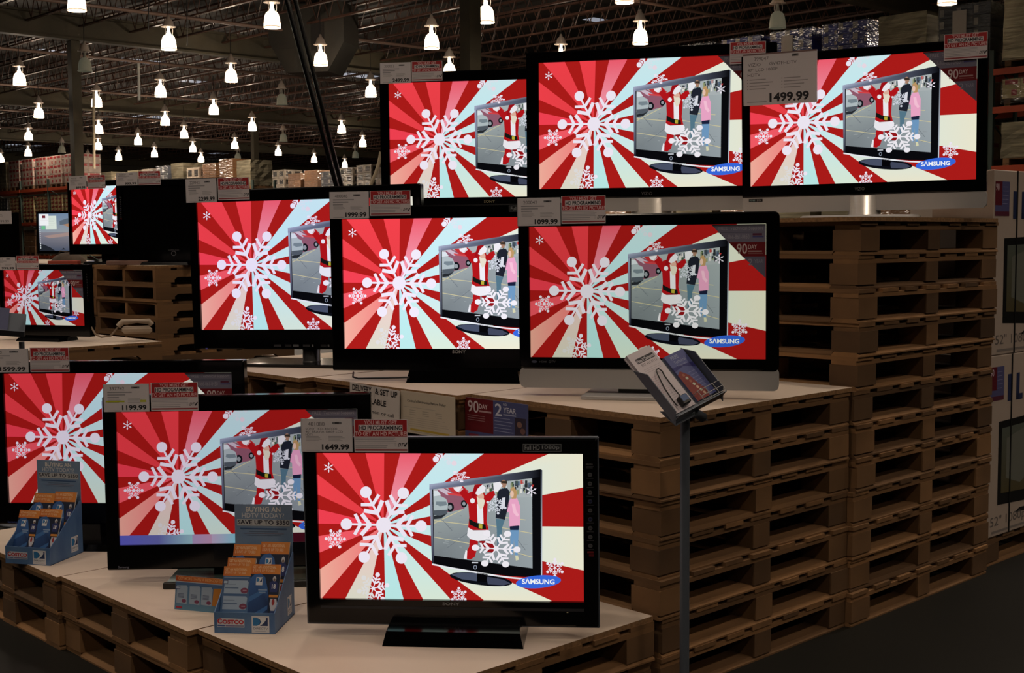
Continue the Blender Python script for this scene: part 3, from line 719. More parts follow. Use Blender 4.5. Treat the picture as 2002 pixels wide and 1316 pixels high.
tv('T6', 'switched-off black television at back left', .886, (-2.657, 9.90, 1.822), -20, 0, 0, ZS, (.045, .045, .05, .095), 'cool', 'slab', (-.22, .22, -.1, .12, .05), ad=False)
tv('T8', 'dark switched-off television at the left edge, beyond the computer monitor', .62, (-4.98, 12.02, 1.70), -10, 0, 0, ZS, (.04, .05, .045, .06), 'cool', 'slab', (-.15, .15, -.1, .12, .05), ad=False)
# computer monitor showing a desktop
tv('T7', 'computer monitor showing a landscape desktop with open windows, back left', .52, (-4.02, 11.45, 1.729), -12, 0, 0, ZS, (.02, .02, .02, .03), 'cool', 'slab', (-.12, .12, -.08, .1, .03), h=.335, ad=False)
def desktop():
    p = P2(lambda x, y: (.52*(x-.5), .335*(.5-y)))
    p.rect(-.01, -.01, 1.01, .5, [(110, 132, 160), (110, 132, 160), (150, 150, 150), (140, 150, 160)], 0)
    p.rect(-.01, .5, 1.01, 1.01, [(128, 126, 136), (140, 134, 138), (74, 84, 104), (66, 76, 96)], 0)
    p.poly([(.4, .2), (.55, .13), (.7, .19), (1.01, .16), (1.01, .3), (.4, .3)], (92, 104, 118), 1)
    p.poly([(.45, .3), (.62, .26), (.8, .2), (1.01, .12), (1.01, .4), (.8, .44), (.6, .38)], (168, 128, 100), 2)
    p.poly([(.6, .42), (.75, .36), (.9, .44), (.8, .5), (.62, .48)], (70, 68, 72), 3)
    p.poly([(.08, .6), (.3, .56), (.6, .5), (.9, .48), (1.0, .54), (.6, .6), (.2, .66)], (160, 136, 130), 1)
    p.poly([(0, .8), (.1, .84), (.22, .92), (.3, 1.0), (0, 1.01)], (34, 38, 46), 2)
    p.poly([(.42, .97), (.46, .92), (.5, .97)], (40, 44, 52), 3)
    p.rect(.13, .06, .34, .42, (214, 224, 214), 3); p.lines(.15, .12, .32, .4, 6, (190, 200, 196), 4, .15)
    p.rect(.01, .01, .19, .32, (236, 238, 240), 5); p.rect(.07, .05, .13, .12, (110, 40, 50), 6); p.rect(.02, .18, .18, .185, (200, 190, 190), 6)
    p.rect(.05, .33, .12, .42, (110, 190, 140), 6)
    for i in range(11): p.rect(.012, .36+i*.055, .03, .385+i*.055, (220, 224, 226), 4)
    return p.mesh('screen', SCR['cool'])
ds = desktop(); ds.transform(TVS['T7']['M'] @ Matrix.Translation((0, -.002, 0)))
for o in TVS['T7']['t'].children:
    if o.name.startswith('screen'): o.data = ds
# maker marks, badges, lights
def tb(s, bold=.02, col=(150, 150, 152)): return lambda p: p.text(s, 0, 0, 1, 1, col, 0, bold)
badge('T1', 865, 1177.5, 899, 1184, 'maker_mark', tb('SONY', .03, (130, 130, 132)))
def fullhd(p):
    p.rect(0, 0, 1, 1, (120, 122, 126), 0); p.rect(.012, .07, .988, .93, (22, 23, 26), 1)
    p.text('Full HD', .05, .2, .44, .8, (150, 152, 156), 2, .01); p.rect(.48, .1, .97, .9, (46, 48, 52), 2); p.text('1080p', .5, .2, .95, .82, (150, 152, 156), 3, .0)
badge('T1', 1022, 868, 1097.5, 883, 'badge', fullhd)
badge('T10', 995, 402, 1062, 413, 'badge', fullhd)
badge('T10', 884, 684.5, 911, 691, 'maker_mark', tb('SONY', .03, (140, 140, 142)))
def icons(p):
    p.text('BRAVIA', 0, 0, .9, .02, (90, 90, 92), 0, .02); p.lines(0, .03, 1, .06, 2, (70, 70, 74), 0, .4)
    for i in range(9):
        y = .12+i*.094; c = (40, 46, 84) if i in (3, 5) else (84, 84, 88)
        p.ell(.5, y, .3, .0235, (72, 72, 76), 0, 16); p.ell(.5, y, .24, .019, c, 1, 16); p.rect(.35, y-.004, .65, y+.004, (20, 20, 24), 2)
        p.rect(.05, y+.036, .95, y+.042, (64, 64, 68), 0)
    p.rect(.1, .93, .9, .95, (110, 26, 30), 0); p.rect(.3, .96, .95, .985, (90, 22, 26), 0)
badge('T1', 1145.5, 906, 1162, 1091, 'feature_strip', icons, 'strip of small round feature icons')
badge('T4', 168.5, 535, 172.5, 590, 'feature_strip', icons); badge('T6', 233, 385, 239, 430, 'feature_strip', icons)
badge('T1', 1108, 1196.6, 1111, 1198.4, 'standby_light', lambda p: p.rect(0, 0, 1, 1, (210, 200, 160), 0))
badge('T1', 627, 1189, 1142, 1190.6, 'trim_line', lambda p: p.rect(0, 0, 1, 1, (46, 46, 50), 0))
badge('T2', 231, 1107, 252, 1112, 'maker_mark', tb('Samsung', .01, (120, 122, 140)))
badge('T3', 15, 1018.5, 33, 1023.5, 'maker_mark', tb('Samsung', .01, (70, 84, 150)))
badge('T9', 535, 672, 650, 680, 'feature_strip', lambda p: [p.rect(a, .2, b_, .8, c, 0) for a, b_, c in ((0, .13, (54, 54, 58)), (.2, .3, (36, 36, 40)), (.33, .43, (92, 92, 96)), (.5, .62, (46, 46, 50)), (.65, .68, (110, 110, 112)), (.8, .9, (38, 38, 40)), (.92, .95, (90, 90, 92)))])
badge('T9', 402, 680.5, 406, 683, 'standby_light', lambda p: p.rect(0, 0, 1, 1, (110, 110, 220), 0))
def strip11(p): p.ell(.1, .5, .12, .5, (70, 74, 90), 0); p.text('HDMI', .32, .15, .62, .85, (80, 80, 84), 0, .01); p.text('DTV', .72, .1, 1, .9, (90, 90, 94), 0, .01)
badge('T11', 1040, 703.5+1, 1086, 710, 'feature_strip', strip11)
badge('T13', 1254, 375.5, 1275, 381, 'maker_mark', tb('VIZIO', 0, (86, 86, 90)))
badge('T14', 1671, 366.5, 1690, 372, 'maker_mark', tb('VIZIO', 0, (110, 110, 112)))
def hdbadge(p): p.rect(0, 0, 1, 1, (16, 16, 18), 0); p.text('HDMI', .06, .25, .45, .75, (120, 150, 150), 1, .01); p.text('DTV', .6, .25, .9, .75, (150, 150, 150), 1, .01)
badge('T14', 1464, 389.5, 1491, 394.5, 'feature_strip', hdbadge, k=.0110)
def ringlogo(p):
    for i in range(16):
        a, b_ = 2*math.pi*i/16, 2*math.pi*(i+1)/16; p.bar(.5+.4*math.cos(a), .62+.36*math.sin(a), .5+.4*math.cos(b_), .62+.36*math.sin(b_), .09, (110, 110, 116), 0)
    p.text('SAMSUNG', -.5, 0, 1.5, .14, (90, 90, 94), 0, .02)
badge('T6', 334, 488, 345, 500, 'power_ring', ringlogo)
badge('T12', 946, 391.5, 968, 396.5, 'maker_mark', tb('SONY', .02, (130, 124, 96)))
# thin grey outline of the nearest set
t1 = TVS['T1']; b = MB(); w, h = t1['w'], t1['h']; L, Rr, T, B = t1['mg']
xa, xb, za, zb = -w/2-L-.002, w/2+Rr+.002, -h/2-B-.002, h/2+T+.002
for a_, c_ in (((xa, -.009, zb-.004), (xb, .012, zb+.002)), ((xa, -.009, za-.002), (xb, .012, za+.005)), ((xa-.002, -.009, za), (xa+.002, .012, zb)), ((xb-.002, -.009, za), (xb+.002, .012, zb))): b.box(a_, c_, 0, t1['M'])
b.obj('outer_trim', GREYM, t1['t'])
# picture fault along the foot of the 1199.99 screen
t2 = TVS['T2']; p = P2(lambda x, y: ((x-.5)*.93, -y)); z0 = .9*.523-.523/2
def zz(f): return -(.2615-f*.523)
for i, (x0, x1, c0_, c1_) in enumerate(((-.0, .16, (92, 92, 190), (100, 104, 170)), (.16, .3, (100, 104, 170), (150, 190, 200)), (.3, .38, (170, 150, 190), (190, 150, 180)), (.38, .5, (190, 170, 200), (120, 200, 215)), (.5, .72, (120, 200, 215), (110, 190, 200)), (.72, .92, (70, 16, 30), (60, 20, 26)), (.92, 1.0, (80, 110, 60), (110, 140, 120)))):
    p.raw([(x0, zz(.93)), (x1, zz(.93)), (x1, zz(1.0)), (x0, zz(1.0))], [lin(c0_), lin(c1_), lin(c1_), lin(c0_)], 0)
me = p.mesh('fault_band', SCR['dim'])
for v in me.vertices: v.co.z = v.co.z
me.transform(t2['M'] @ Matrix.Translation((0, -.0035, 0))); o = place(me, 'fault_band', t2['t']); o['label'] = 'smeared band of picture fault'

# ------------------------------------------------------------------ price cards and notices clipped to the sets
PAPER = (206, 200, 204)
def solid(p, w, h, t, col):
    """front sheet at y=0 plus back and edges, origin at the centre"""
    o = len(p.v); c = lin(col)
    for y in (0, t):
        for x, z in ((-w/2, -h/2), (w/2, -h/2), (w/2, h/2), (-w/2, h/2)): p.v.append((x, y, z))
    for f in ((0, 1, 2, 3), (7, 6, 5, 4), (0, 4, 5, 1), (1, 5, 6, 2), (2, 6, 7, 3), (3, 7, 4, 0)):
        p.f.append(tuple(o+i for i in f)); p.c.append([c]*4)
def card(name, key, x0, y0, x1, y1, draw, lab, cat, group=None, k=.0165, col=PAPER, par=None, skew=None, t_=.0012):
    a = panel_xy(key, x0, y0, k); b_ = panel_xy(key, x1, y1, k); w = b_[0]-a[0]; h = a[1]-b_[1]
    p = P2(lambda x, y: ((x-.5)*w, (.5-y)*h)); solid(p, w, h, t_, col); draw(p)
    o = place(p.mesh(name, PRINT), name)
    o.matrix_world = TVS[key]['W'] @ Matrix.Translation(((a[0]+b_[0])/2, -k, (a[1]+b_[1])/2))
    tag(o, lab, cat, group); return o
INK = (44, 42, 46); GY1 = (120, 118, 122); GY2 = (150, 148, 152)
def price(num, val, lines=(), hl=False, big=False):
    def d(p):
        p.rect(0, .0, .012, 1, (150, 146, 150), 1); p.rect(.988, 0, 1, 1, (140, 136, 140), 1)
        p.text(num, .14, .10, .46, .225, (90, 88, 92), 1, .0); p.rect(.61, .10, .79, .165, (110, 108, 112), 1); p.rect(.66, .11, .74, .15, (60, 58, 62), 2)
        y = .27
        for i, s_ in enumerate(lines or ('', '', '')):
            if s_: p.text(s_, .09, y, .09+.036*len(s_), y+.07, (104, 102, 108), 1, .0)
            else:
                p.lines(.09, y+.01, .62-.14*i, y+.075, 1, (140, 138, 144), 1, .6, 0)
            y += .09
        for i in range(4):
            p.rect(.10, .53+i*.042, .34+.03*(i % 3), .545+i*.042, GY2, 1); p.rect(.53, .53+i*.042, .76+.04*((i+1) % 3), .545+i*.042, GY2, 1)
        if hl: p.rect(.05, .60, .46, .655, (186, 190, 40), 2); p.rect(.80, .58, .93, .66, (190, 190, 70), 2)
        p.text(val, .40, .765, .93, .945, INK, 2, .035)
        p.rect(.09, .95, .36, .965, GY2, 1)
    return d
def notice(p):
    RE = (164, 42, 46); WT = (214, 206, 210)
    p.rect(.02, .015, .985, .52, RE, 1)
    p.text('YOU MUST GET', .19, .035, .80, .155, (226, 190, 192), 2, .02)
    p.rect(.085, .165, .905, .345, WT, 2); p.text('HD PROGRAMMING', .10, .185, .89, .325, (40, 40, 48), 3, .03)
    p.text('TO GET AN HD PICTURE!', .02, .37, .98, .5, (226, 190, 192), 2, .02)
    p.lines(.02, .56, .8, .76, 4, (150, 148, 156), 1, .3, .1); p.lines(.02, .78, .66, .90, 2, (140, 140, 146), 1, .3, .1)
    p.text('DTV', .81, .72, .95, .83, INK, 2, .02, skew=.2); p.bar(.94, .83, .985, .70, .02, INK, 2); p.lines(.75, .74, .79, .84, 4, (160, 160, 166), 1, .3)
    p.rect(.02, .905, .985, .955, (150, 60, 66), 1)
def card_holder(o): pass
PC = [('T1', (587.5, 818.5, 690.5, 883.5), '401080', '1649.99', ('SONY   KDL40V3000', '40" BRAVIA 1080P LCD', 'HDTV'), False, (691.5, 820, 798, 884.5)),
      ('T2', (201, 751.5, 293, 804.5), '397742', '1199.99', (), True, (294, 748.5, 388, 802.5)),
      ('T3', (-40, 682.5, 57, 728), '397332', '1599.99', (), False, (57.6, 680, 136, 727)),
      ('T9', (362, 350.5, 424.5, 395), '229942', '2299.99', (), False, (425, 348.5, 488, 390)),
      ('T10', (643.5, 375.5, 722, 427), '400046', '1999.99', (), False, (722.8, 373.5, 803, 421)),
      ('T11', (1011, 387.5, 1096.5, 441), '200042', '1099.99', (), False, (1097.2, 383.5, 1184, 436.5)),
      ('T12', (742.5, 123.5, 804, 162), '200052', '2499.99', (), False, (804.5, 120.5, 865, 157.5)),
      ('T4', (-16, 503.5, 31, 528), '', '999.99', (), False, (31.5, 500.5, 76, 527)),
      ('T5', (134, 345, 169.5, 370), '', '899.99', (), False, (170, 343.5, 206, 368)),
      ('T6', (226.5, 338, 269.5, 362), '', '999.99', (), False, (270, 335, 314, 361))]
names = {'T1': 'nearest television', 'T2': 'television behind the blue brochure box', 'T3': 'television cut by the left edge', 'T9': 'television on the grey round neck',
         'T10': 'central television of the middle tier', 'T11': 'television with the silver speaker bar', 'T12': 'left television of the top tier', 'T4': 'small television at far left',
         'T5': 'small lit television at back left', 'T6': 'switched-off television at back left'}
for key, q, num, val, ls, hl, r_ in PC:
    kk = .0165 if key not in ('T11',) else .0165
    lab = ('white price card reading %s on the %s' % (val, names[key])) if num else 'small white price card on the %s' % names[key]
    card('price_card', key, *q, price(num or '400037', val, ls, hl), lab, 'price card', 'price cards on the televisions')
    card('notice_card', key, *r_, notice, 'red and white programming notice on the %s' % names[key], 'notice', 'red notices on the televisions', col=(206, 198, 202))
def bigprice(p):
    p.rect(0, -.0, 1, .03, (120, 96, 96), 1)
    p.text('399047', .15, .07, .35, .14, (96, 92, 96), 1); p.rect(.665, .05, .755, .10, (110, 106, 110), 1); p.rect(.69, .055, .73, .09, (60, 58, 60), 2)
    p.text('VIZIO', .065, .185, .24, .245, (96, 92, 96), 1); p.text('GV47FHDTV', .36, .18, .73, .24, (96, 92, 96), 1)
    p.text('47" LCD 1080P', .06, .285, .47, .345, (96, 92, 96), 1); p.text('HDTV', .06, .38, .235, .44, (96, 92, 96), 1)
    for i in range(4):
        y = .495+i*.06
        for x in (.06, .53): p.ell(x, y+.008, .006, .01, (110, 106, 110), 1, 8); p.rect(x+.025, y, x+.25+.05*((i*2) % 3), y+.018, (150, 144, 148), 1)
    p.text('1499.99', .36, .775, .895, .955, INK, 2, .035); p.rect(.05, .93, .32, .945, GY2, 1)
o = card('price_card', 'T14', 1453, 107, 1597, 199, bigprice, 'largest white price card reading 1499.99, over the corner of the top right television', 'price card', 'price cards on the televisions', k=.03, t_=.014)
card('notice_card', 'T14', 1845.5, 68, 1930.5, 113, notice, 'red and white notice on the upper right corner of the top right television', 'notice', 'red notices on the televisions', col=(206, 198, 202))
card('notice_card', 'T13', 1427, 83, 1497, 123, notice, 'red notice on the middle top television, beside the 1499.99 card', 'notice', 'red notices on the televisions', col=(206, 198, 202))
card('price_card', 'T8', -30, 413, 23, 437.5, lambda p: [p.lines(.1, .15, .8, .5, 3, GY2, 1, .3), p.text('699.99', .5, .7, .9, .9, GY1, 1, .02)], 'small blank-looking card on the dark set at the left edge, beyond the monitor', 'price card', 'price cards on the televisions')

# triangular support cards on the upper right corner of the screens
def corner_card(key, s=.205, sq=False, lab=''):
    d = TVS[key]; w, h = d['w'], d['h']; x1, z1 = w/2-.001, h/2-.001; p = P2(lambda x, y: (x1-s+x*s, z1-y*s))
    G1 = (118, 116, 136); G2 = (106, 106, 128); MR = (112, 26, 34)
    dg = lambda y: y            # the diagonal runs from the upper left to the lower right
    p.poly([(0, 0), (1, 0), (1, .33), (.33*.96, .33)], G1, 0)
    p.poly([(.33*.96, .33), (1, .33), (1, .60), (.60*.96, .60)], MR, 0)
    p.poly([(.60*.96, .60), (1, .60), (1, 1)], G2, 0)
    p.rect(.12, .145, .98, .155, (84, 84, 104), 1)
    p.text('FREE  Technical Support', .14, .04, .95, .12, (168, 164, 176), 1, .0); p.text('1-866-861-0450', .27, .19, .7, .27, (160, 158, 172), 1); p.rect(.76, .17, .93, .21, (90, 44, 70), 1); p.rect(.76, .225, .96, .245, (70, 70, 130), 1)
    p.text('90', .47, .36, .66, .55, (206, 192, 192), 1, .01); p.text('DAY', .68, .38, .84, .46, (200, 184, 184), 1, .02); p.rect(.68, .49, .93, .515, (170, 140, 140), 1); p.rect(.68, .54, .95, .55, (150, 110, 110), 1)
    p.text('2', .68, .64, .76, .76, (150, 150, 166), 1, .0); p.text('YEAR', .79, .65, .95, .72, (146, 146, 164), 1)
    o0 = len(p.v)
    me = p.mesh('corner_card', PRINT); me.transform(Matrix.Translation((0, -.0075, 0)))
    o = place(me, 'corner_card'); o.matrix_world = d['W']; tag(o, lab, 'corner card', 'support cards on screen corners')
    md = o.modifiers.new('thick', 'SOLIDIFY'); md.thickness = .0004; md.offset = 1
corner_card('T11', .205, lab='grey triangular 90 DAY support card on the screen priced 1099.99')
corner_card('T14', .235, lab='grey triangular 90 DAY support card on the top right screen')
corner_card('T13', .24, lab='grey support card on the middle top screen, partly behind the 1499.99 card')
corner_card('T3', .21, lab='grey and maroon 90 DAY support card on the screen priced 1599.99')
corner_card('T2', .20, lab='grey support card on the screen priced 1199.99, behind the 1649.99 card')
corner_card('T4', .205, lab='grey 90 DAY support card on the small screen at far left')

# ------------------------------------------------------------------ signs on the front of the middle tier
def sign(lab, quad, draw, col, u=-.012):
    """quad: pixel corners TL, TR and the lower left height; the sign hangs in the plane of the stack's face"""
    def hit(x, y, uu):
        d = ray(x, y); c = Vector((0, 0, CZ)); o_ = g(uu, 0); return c+d*((o_-c).dot(UU)/d.dot(UU))
    a = hit(*quad[0], u); b_ = hit(*quad[1], u); c_ = hit(*quad[2], u)
    X = (b_-a); w = X.length; X.normalize(); Y = -UU; Z = X.cross(-Y).normalized()
    if Z.z < 0: Z = -Z
    Yn = Z.cross(X).normalized(); h = (a-c_).dot(Z)
    p = P2(lambda x, y: (x*w, -y*h)); 
    o0 = len(p.v); cc = lin(col)
    for y in (0, .003):
        for x, z in ((0, -h), (w, -h), (w, 0), (0, 0)): p.v.append((x, y, z))
    for f in ((0, 1, 2, 3), (7, 6, 5, 4), (0, 4, 5, 1), (1, 5, 6, 2), (2, 6, 7, 3), (3, 7, 4, 0)): p.f.append(f); p.c.append([cc]*4)
    draw(p); o = place(p.mesh('hanging_sign', PRINT), 'hanging_sign')
    M = Matrix((X, Yn, Z)).transposed().to_4x4(); M.translation = a; o.matrix_world = M; tag(o, lab, 'sign'); return o
def s1(p):
    K = (30, 28, 30)
    p.text('DELIVERY', .05, .03, .45, .155, K, 1, .03); p.text('& SET UP', .52, .03, .96, .155, K, 1, .03)
    p.text('AVAILABLE', .18, .25, .74, .37, K, 1, .03); p.text('in person or call', .22, .48, .9, .57, (70, 68, 70), 1, .02)
    p.lines(.1, .66, .9, .9, 3, (130, 126, 126), 1, .3)
sign('white sign reading DELIVERY & SET UP, hanging from the middle tier', ((684, 747), (781, 764.5), (676, 840)), s1, (196, 188, 184), -.10)
def s2(p):
    p.text("Costco's Electronics Return Policy", .13, .19, .84, .27, (70, 66, 62), 1, .02)
    p.lines(.06, .37, .8, .40, 1, (160, 154, 146), 1, .4)
    for i in range(3):
        for x in (.17, .41, .65): p.rect(x, .44+i*.05, x+.12, .452+i*.05, (140, 134, 126), 1)
    p.lines(.04, .62, .94, .86, 5, (150, 144, 138), 1, .14); p.rect(.18, .88, .9, .93, (176, 150, 60), 1); p.lines(.2, .95, .85, 1, 1, (150, 140, 120), 1, .2)
sign('cream sign with an electronics return policy, second of the three hanging signs', ((783, 763), (889, 777), (777, 842)), s2, (188, 176, 158), -.09)
def s3(p):
    p.rect(0, 0, .46, .78, (98, 24, 32), 1); p.rect(.46, 0, 1, 1, (74, 80, 124), 1); p.rect(0, .78, 1, 1, (74, 78, 126), 1); p.rect(.06, .84, .22, .9, (130, 50, 70), 2)
    p.text('90', .045, .06, .225, .34, (200, 186, 190), 2, .01); p.text('DAY', .235, .12, .37, .23, (196, 180, 184), 2, .02); p.rect(.235, .27, .43, .31, (170, 140, 144), 2); p.lines(.04, .40, .4, .56, 3, (150, 116, 120), 2, .25)
    p.text('2', .49, .06, .60, .34, (196, 198, 214), 2, .01); p.text('ND', .62, .04, .68, .09, (190, 192, 208), 2); p.text('YEAR', .62, .13, .82, .25, (192, 194, 210), 2, .02); p.rect(.62, .28, .82, .31, (150, 154, 184), 2)
    p.lines(.48, .38, .78, .76, 5, (140, 146, 182), 2, .2); p.rect(.8, .33, .97, .74, (52, 44, 60), 2); p.ell(.87, .48, .04, .07, (130, 100, 90), 3, 12); p.ell(.92, .62, .04, .07, (110, 80, 76), 3, 12)
    p.text('FREE', .36, .86, .48, .96, (170, 172, 196), 2, .02); p.text('Technical', .52, .86, .8, .96, (150, 154, 186), 2)
sign('maroon and blue 90 DAY and 2 YEAR sign hanging under the middle tier', ((909, 776), (1032, 791.5), (906, 858)), s3, (90, 90, 120), -.03)

# ------------------------------------------------------------------ counter boxes with leaflets
BLU = (52, 88, 140)
def dtv_logo(p, x0, y0, x1, y1, L=2, name=True):
    W_ = x1-x0; H_ = y1-y0; q = lambda a, b_: (x0+a*W_, y0+b_*H_)
    p.rect(x0, y0, x1, y1, (204, 206, 212), L)
    p.rect(*q(.08, .1), *q(.92, .58), (44, 60, 100), L+1)
    p.poly([q(.08, .1), q(.28, .1), q(.42, .18), q(.50, .34), q(.42, .50), q(.28, .58), q(.08, .58)], (50, 116, 170), L+2)
    p.poly([q(.30, .1), q(.84, .1), q(.80, .26), q(.66, .44), q(.46, .58), q(.30, .58), q(.46, .50), q(.55, .34), q(.46, .18)], (212, 216, 222), L+2)
    p.poly([q(.78, .1), q(.92, .1), q(.92, .2)], (44, 60, 100), L+3)
    if name: p.text('DIRECTV', *q(.08, .68), *q(.92, .80), (110, 114, 130), L+1, .02); p.rect(*q(.2, .88), *q(.8, .92), (160, 164, 176), L+1)
def costco(p, x0, y0, x1, y1, L=2):
    H_ = y1-y0; W_ = x1-x0
    p.poly([(x0, y0+.1*H_), (x0+.12*W_, y0-.06*H_), (x1, y0), (x1, y0+.98*H_), (x0-.02*W_, y0+.98*H_), (x0-.02*W_, y0+.7*H_)], (190, 196, 206), L)
    p.text('C', x0, y0, x0+.17*W_, y0+.62*H_, (180, 40, 52), L+1, .05); p.text('OSTCO', x0+.18*W_, y0+.13*H_, x1-.02*W_, y0+.62*H_, (180, 40, 52), L+1, .05)
    for i, (a, b_) in enumerate(((0, .28), (.3, .62), (.62, .98))): p.rect(x0+a*W_, y0+.74*H_, x0+b_*W_, y0+.9*H_, [(70, 90, 150), (120, 110, 150), (120, 124, 150)][i], L+1)
CBLUE = mat('box_card_blue', (54, 90, 142), .5, noise=.35, scale=9, col2=(96, 128, 166), stretch=(1, 1, .4))
CGREY = mat('box_card_grey_blue', (112, 140, 176), .5, noise=.2, scale=6, col2=(134, 152, 176))
CIN = mat('box_card_inside', (40, 62, 96), .7)
def counter_box(lab, loc, rz):
    t = thing('leaflet_box', lab, 'leaflet box', loc, rz, 'leaflet boxes'); W_, D_, LH, SHh, PHh = .212, .235, .072, .225, .395; T_ = .003
    b = MB(); b.box((-W_/2, 0, 0), (W_/2, T_, LH)); lip = b.obj('front_lip', CBLUE, t)
    b = MB(); b.box((-W_/2, T_, 0), (W_/2, D_, T_)); b.obj('floor_panel', CIN, t)
    for x in (-W_/2, W_/2-T_):
        poly = [(T_, 0), (D_, 0), (D_, SHh), (D_-.012, SHh), (T_, LH)]; b = MB()
        b.prism([(yy, zz_) for yy, zz_ in poly], 0, T_, 0, Matrix(((0, 1, 0, x), (1, 0, 0, 0), (0, 0, 1, 0), (0, 0, 0, 1)))); sp_ = b.obj('side_panel', CBLUE, t)
    b = MB(); b.box((-W_/2+.001, D_-T_, 0), (W_/2-.001, D_, PHh)); bp_ = b.obj('back_panel', CGREY, t)
    p = P2(lambda x, y: (-W_/2+x*W_, LH*(1-y)))
    costco(p, .055, .30, .50, .72); dtv_logo(p, .62, .14, .91, .95); me = p.mesh('front_print', PRINT); me.transform(Matrix.Translation((0, -.0004, 0))); place(me, 'front_print', lip)
    p = P2(lambda x, y: (-W_/2+x*W_, PHh-y*PHh))
    p.text('BUYING AN', .2, .022, .80, .068, (232, 226, 220), 1, .02); p.text('HDTV TODAY?', .13, .078, .86, .124, (206, 208, 214), 1, .02); p.rect(.045, .136, .955, .196, (186, 188, 190), 1); p.text('SAVE UP TO $350', .055, .143, .945, .188, (48, 44, 58), 2, .02)
    p.rect(.1, .215, .9, .228, (70, 96, 136), 1); p.rect(.25, .245, .75, .25, (96, 112, 136), 1); p.rect(.15, .262, .85, .267, (130, 120, 136), 1); p.rect(.2, .28, .8, .284, (100, 116, 140), 1)
    me = p.mesh('header_print', PRINT); me.transform(Matrix.Translation((0, D_-T_-.0004, 0))); place(me, 'header_print', bp_)
    p = P2(lambda x, y: (x*.05, .066-y*.066)); dtv_logo(p, 0, 0, 1, 1, 1); me = p.mesh('side_print', PRINT)
    me.transform(Matrix.Translation((W_/2+.0004, .15, .018)) @ Matrix.Rotation(R(90), 4, 'Z')); place(me, 'side_print', sp_)
    return t
def leaf_front(kind):
    def d(p):
        p.rect(0, 0, 1, .15, [(196, 112, 48), (206, 130, 60), (206, 130, 60), (190, 100, 44)], 1)
        p.text('GET AN ADDITIONAL', .06, .025, .85, .065, (224, 190, 150), 2, .01); p.text('$ SAVE UP TO $$$', .06, .08, .8, .12, (214, 176, 140), 2, .01)
        if kind == 'offers':
            p.rect(0, .15, 1, 1, [(60, 84, 124), (60, 84, 124), (84, 120, 160), (84, 120, 160)], 1); p.rect(.04, .165, .96, .185, (110, 130, 160), 2)
            for y in (.22, .47, .72):
                p.poly([(.08, y), (.9, y), (.95, y+.03), (.92, y+.21), (.08, y+.21)], (150, 168, 190), 2); p.rect(.1, y+.11, .6, y+.13, (90, 110, 140), 3); p.rect(.1, y+.06, .5, y+.07, (120, 136, 160), 3)
                p.ell(.82, y+.16, .14, .045, (120, 60, 84), 3, 14); p.rect(.76, y+.15, .9, y+.165, (170, 130, 150), 4)
            p.rect(.03, .22, .2, .28, (70, 60, 90), 3); p.rect(.05, .23, .18, .27, (160, 180, 200), 4)
        else:
            p.rect(0, .15, 1, 1, (26, 34, 56), 1)
            p.poly([(0, .22), (.12, .16), (.34, .14), (.5, .2), (.62, .38), (.7, .6), (.68, .82), (.6, 1), (0, 1)], [(52, 92, 150)]*5+[(22, 44, 84)]*4, 2)
            p.poly([(0, .5), (.3, .42), (.55, .36), (.6, .4), (.3, .5), (0, .58)], (60, 104, 160), 3); p.poly([(0, .85), (.3, .72), (.66, .62), (.66, .68), (.3, .82), (0, .95)], (56, 100, 156), 3)
            dtv_logo(p, .2, .2, .42, .32, 4, False); p.rect(.3, .38, .6, .4, (130, 150, 180), 4); p.rect(.34, .42, .56, .44, (120, 144, 176), 4)
            p.ell(.82, .22, .06, .04, (190, 190, 196), 3, 14); p.ell(.82, .235, .04, .02, (110, 90, 80), 4, 10)
            p.poly([(.66, .28), (.76, .25), (.88, .25), (.97, .3), (.94, .42), (.7, .42)], (40, 50, 100), 3); p.text('18', .75, .3, .88, .37, (214, 214, 220), 4, .03)
            p.rect(.68, .46, .98, .5, (196, 130, 60), 3); p.poly([(.74, .52), (.94, .52), (.98, .6), (.9, .7), (.78, .7), (.72, .6)], (190, 190, 200), 3); p.ell(.84, .57, .05, .05, (150, 50, 50), 4, 10)
            p.rect(.76, .7, .94, .78, (40, 60, 110), 3); p.rect(.7, .84, .9, .98, (120, 90, 70), 3)
    return d
def leaflet(parent_t, x, y, z, w, h, kind, lab, lean=12, rz=0, n=1):
    p = P2(lambda a, b_: ((a-.5)*w, (1-b_)*h)); o0 = len(p.v); c = lin((190, 186, 180))
    for yy in (0, .006):
        for xx, z_ in ((-w/2, 0), (w/2, 0), (w/2, h), (-w/2, h)): p.v.append((xx, yy, z_))
    for f in ((0, 1, 2, 3), (7, 6, 5, 4), (0, 4, 5, 1), (1, 5, 6, 2), (2, 6, 7, 3), (3, 7, 4, 0)): p.f.append(f); p.c.append([c]*4)
    leaf_front(kind)(p); o = place(p.mesh('leaflet', PRINT), 'leaflet')
    o.matrix_world = Matrix.Translation(parent_t.location) @ Matrix.Rotation(parent_t.rotation_euler.z, 4, 'Z') @ Matrix.Translation((x, y, z)) @ Matrix.Rotation(R(rz), 4, 'Z') @ Matrix.Rotation(R(-lean), 4, 'X')
    tag(o, lab, 'leaflet', 'leaflets in the counter boxes'); return o
ra = atz(416, 1237, ZC); rb = atz(541, 1240.5, ZC)
boxR = counter_box('blue cardboard leaflet box beside the nearest television, reading SAVE UP TO $350', ((ra+rb)/2), math.atan2(rb.y-ra.y, rb.x-ra.x))
la = atz(12.3, 1101, ZC); lb = atz(97, 1106.5, ZC)
boxL = counter_box('blue cardboard leaflet box at lower left, before the television cut by the edge', ((la+lb)/2), math.atan2(lb.y-la.y, lb.x-la.x))
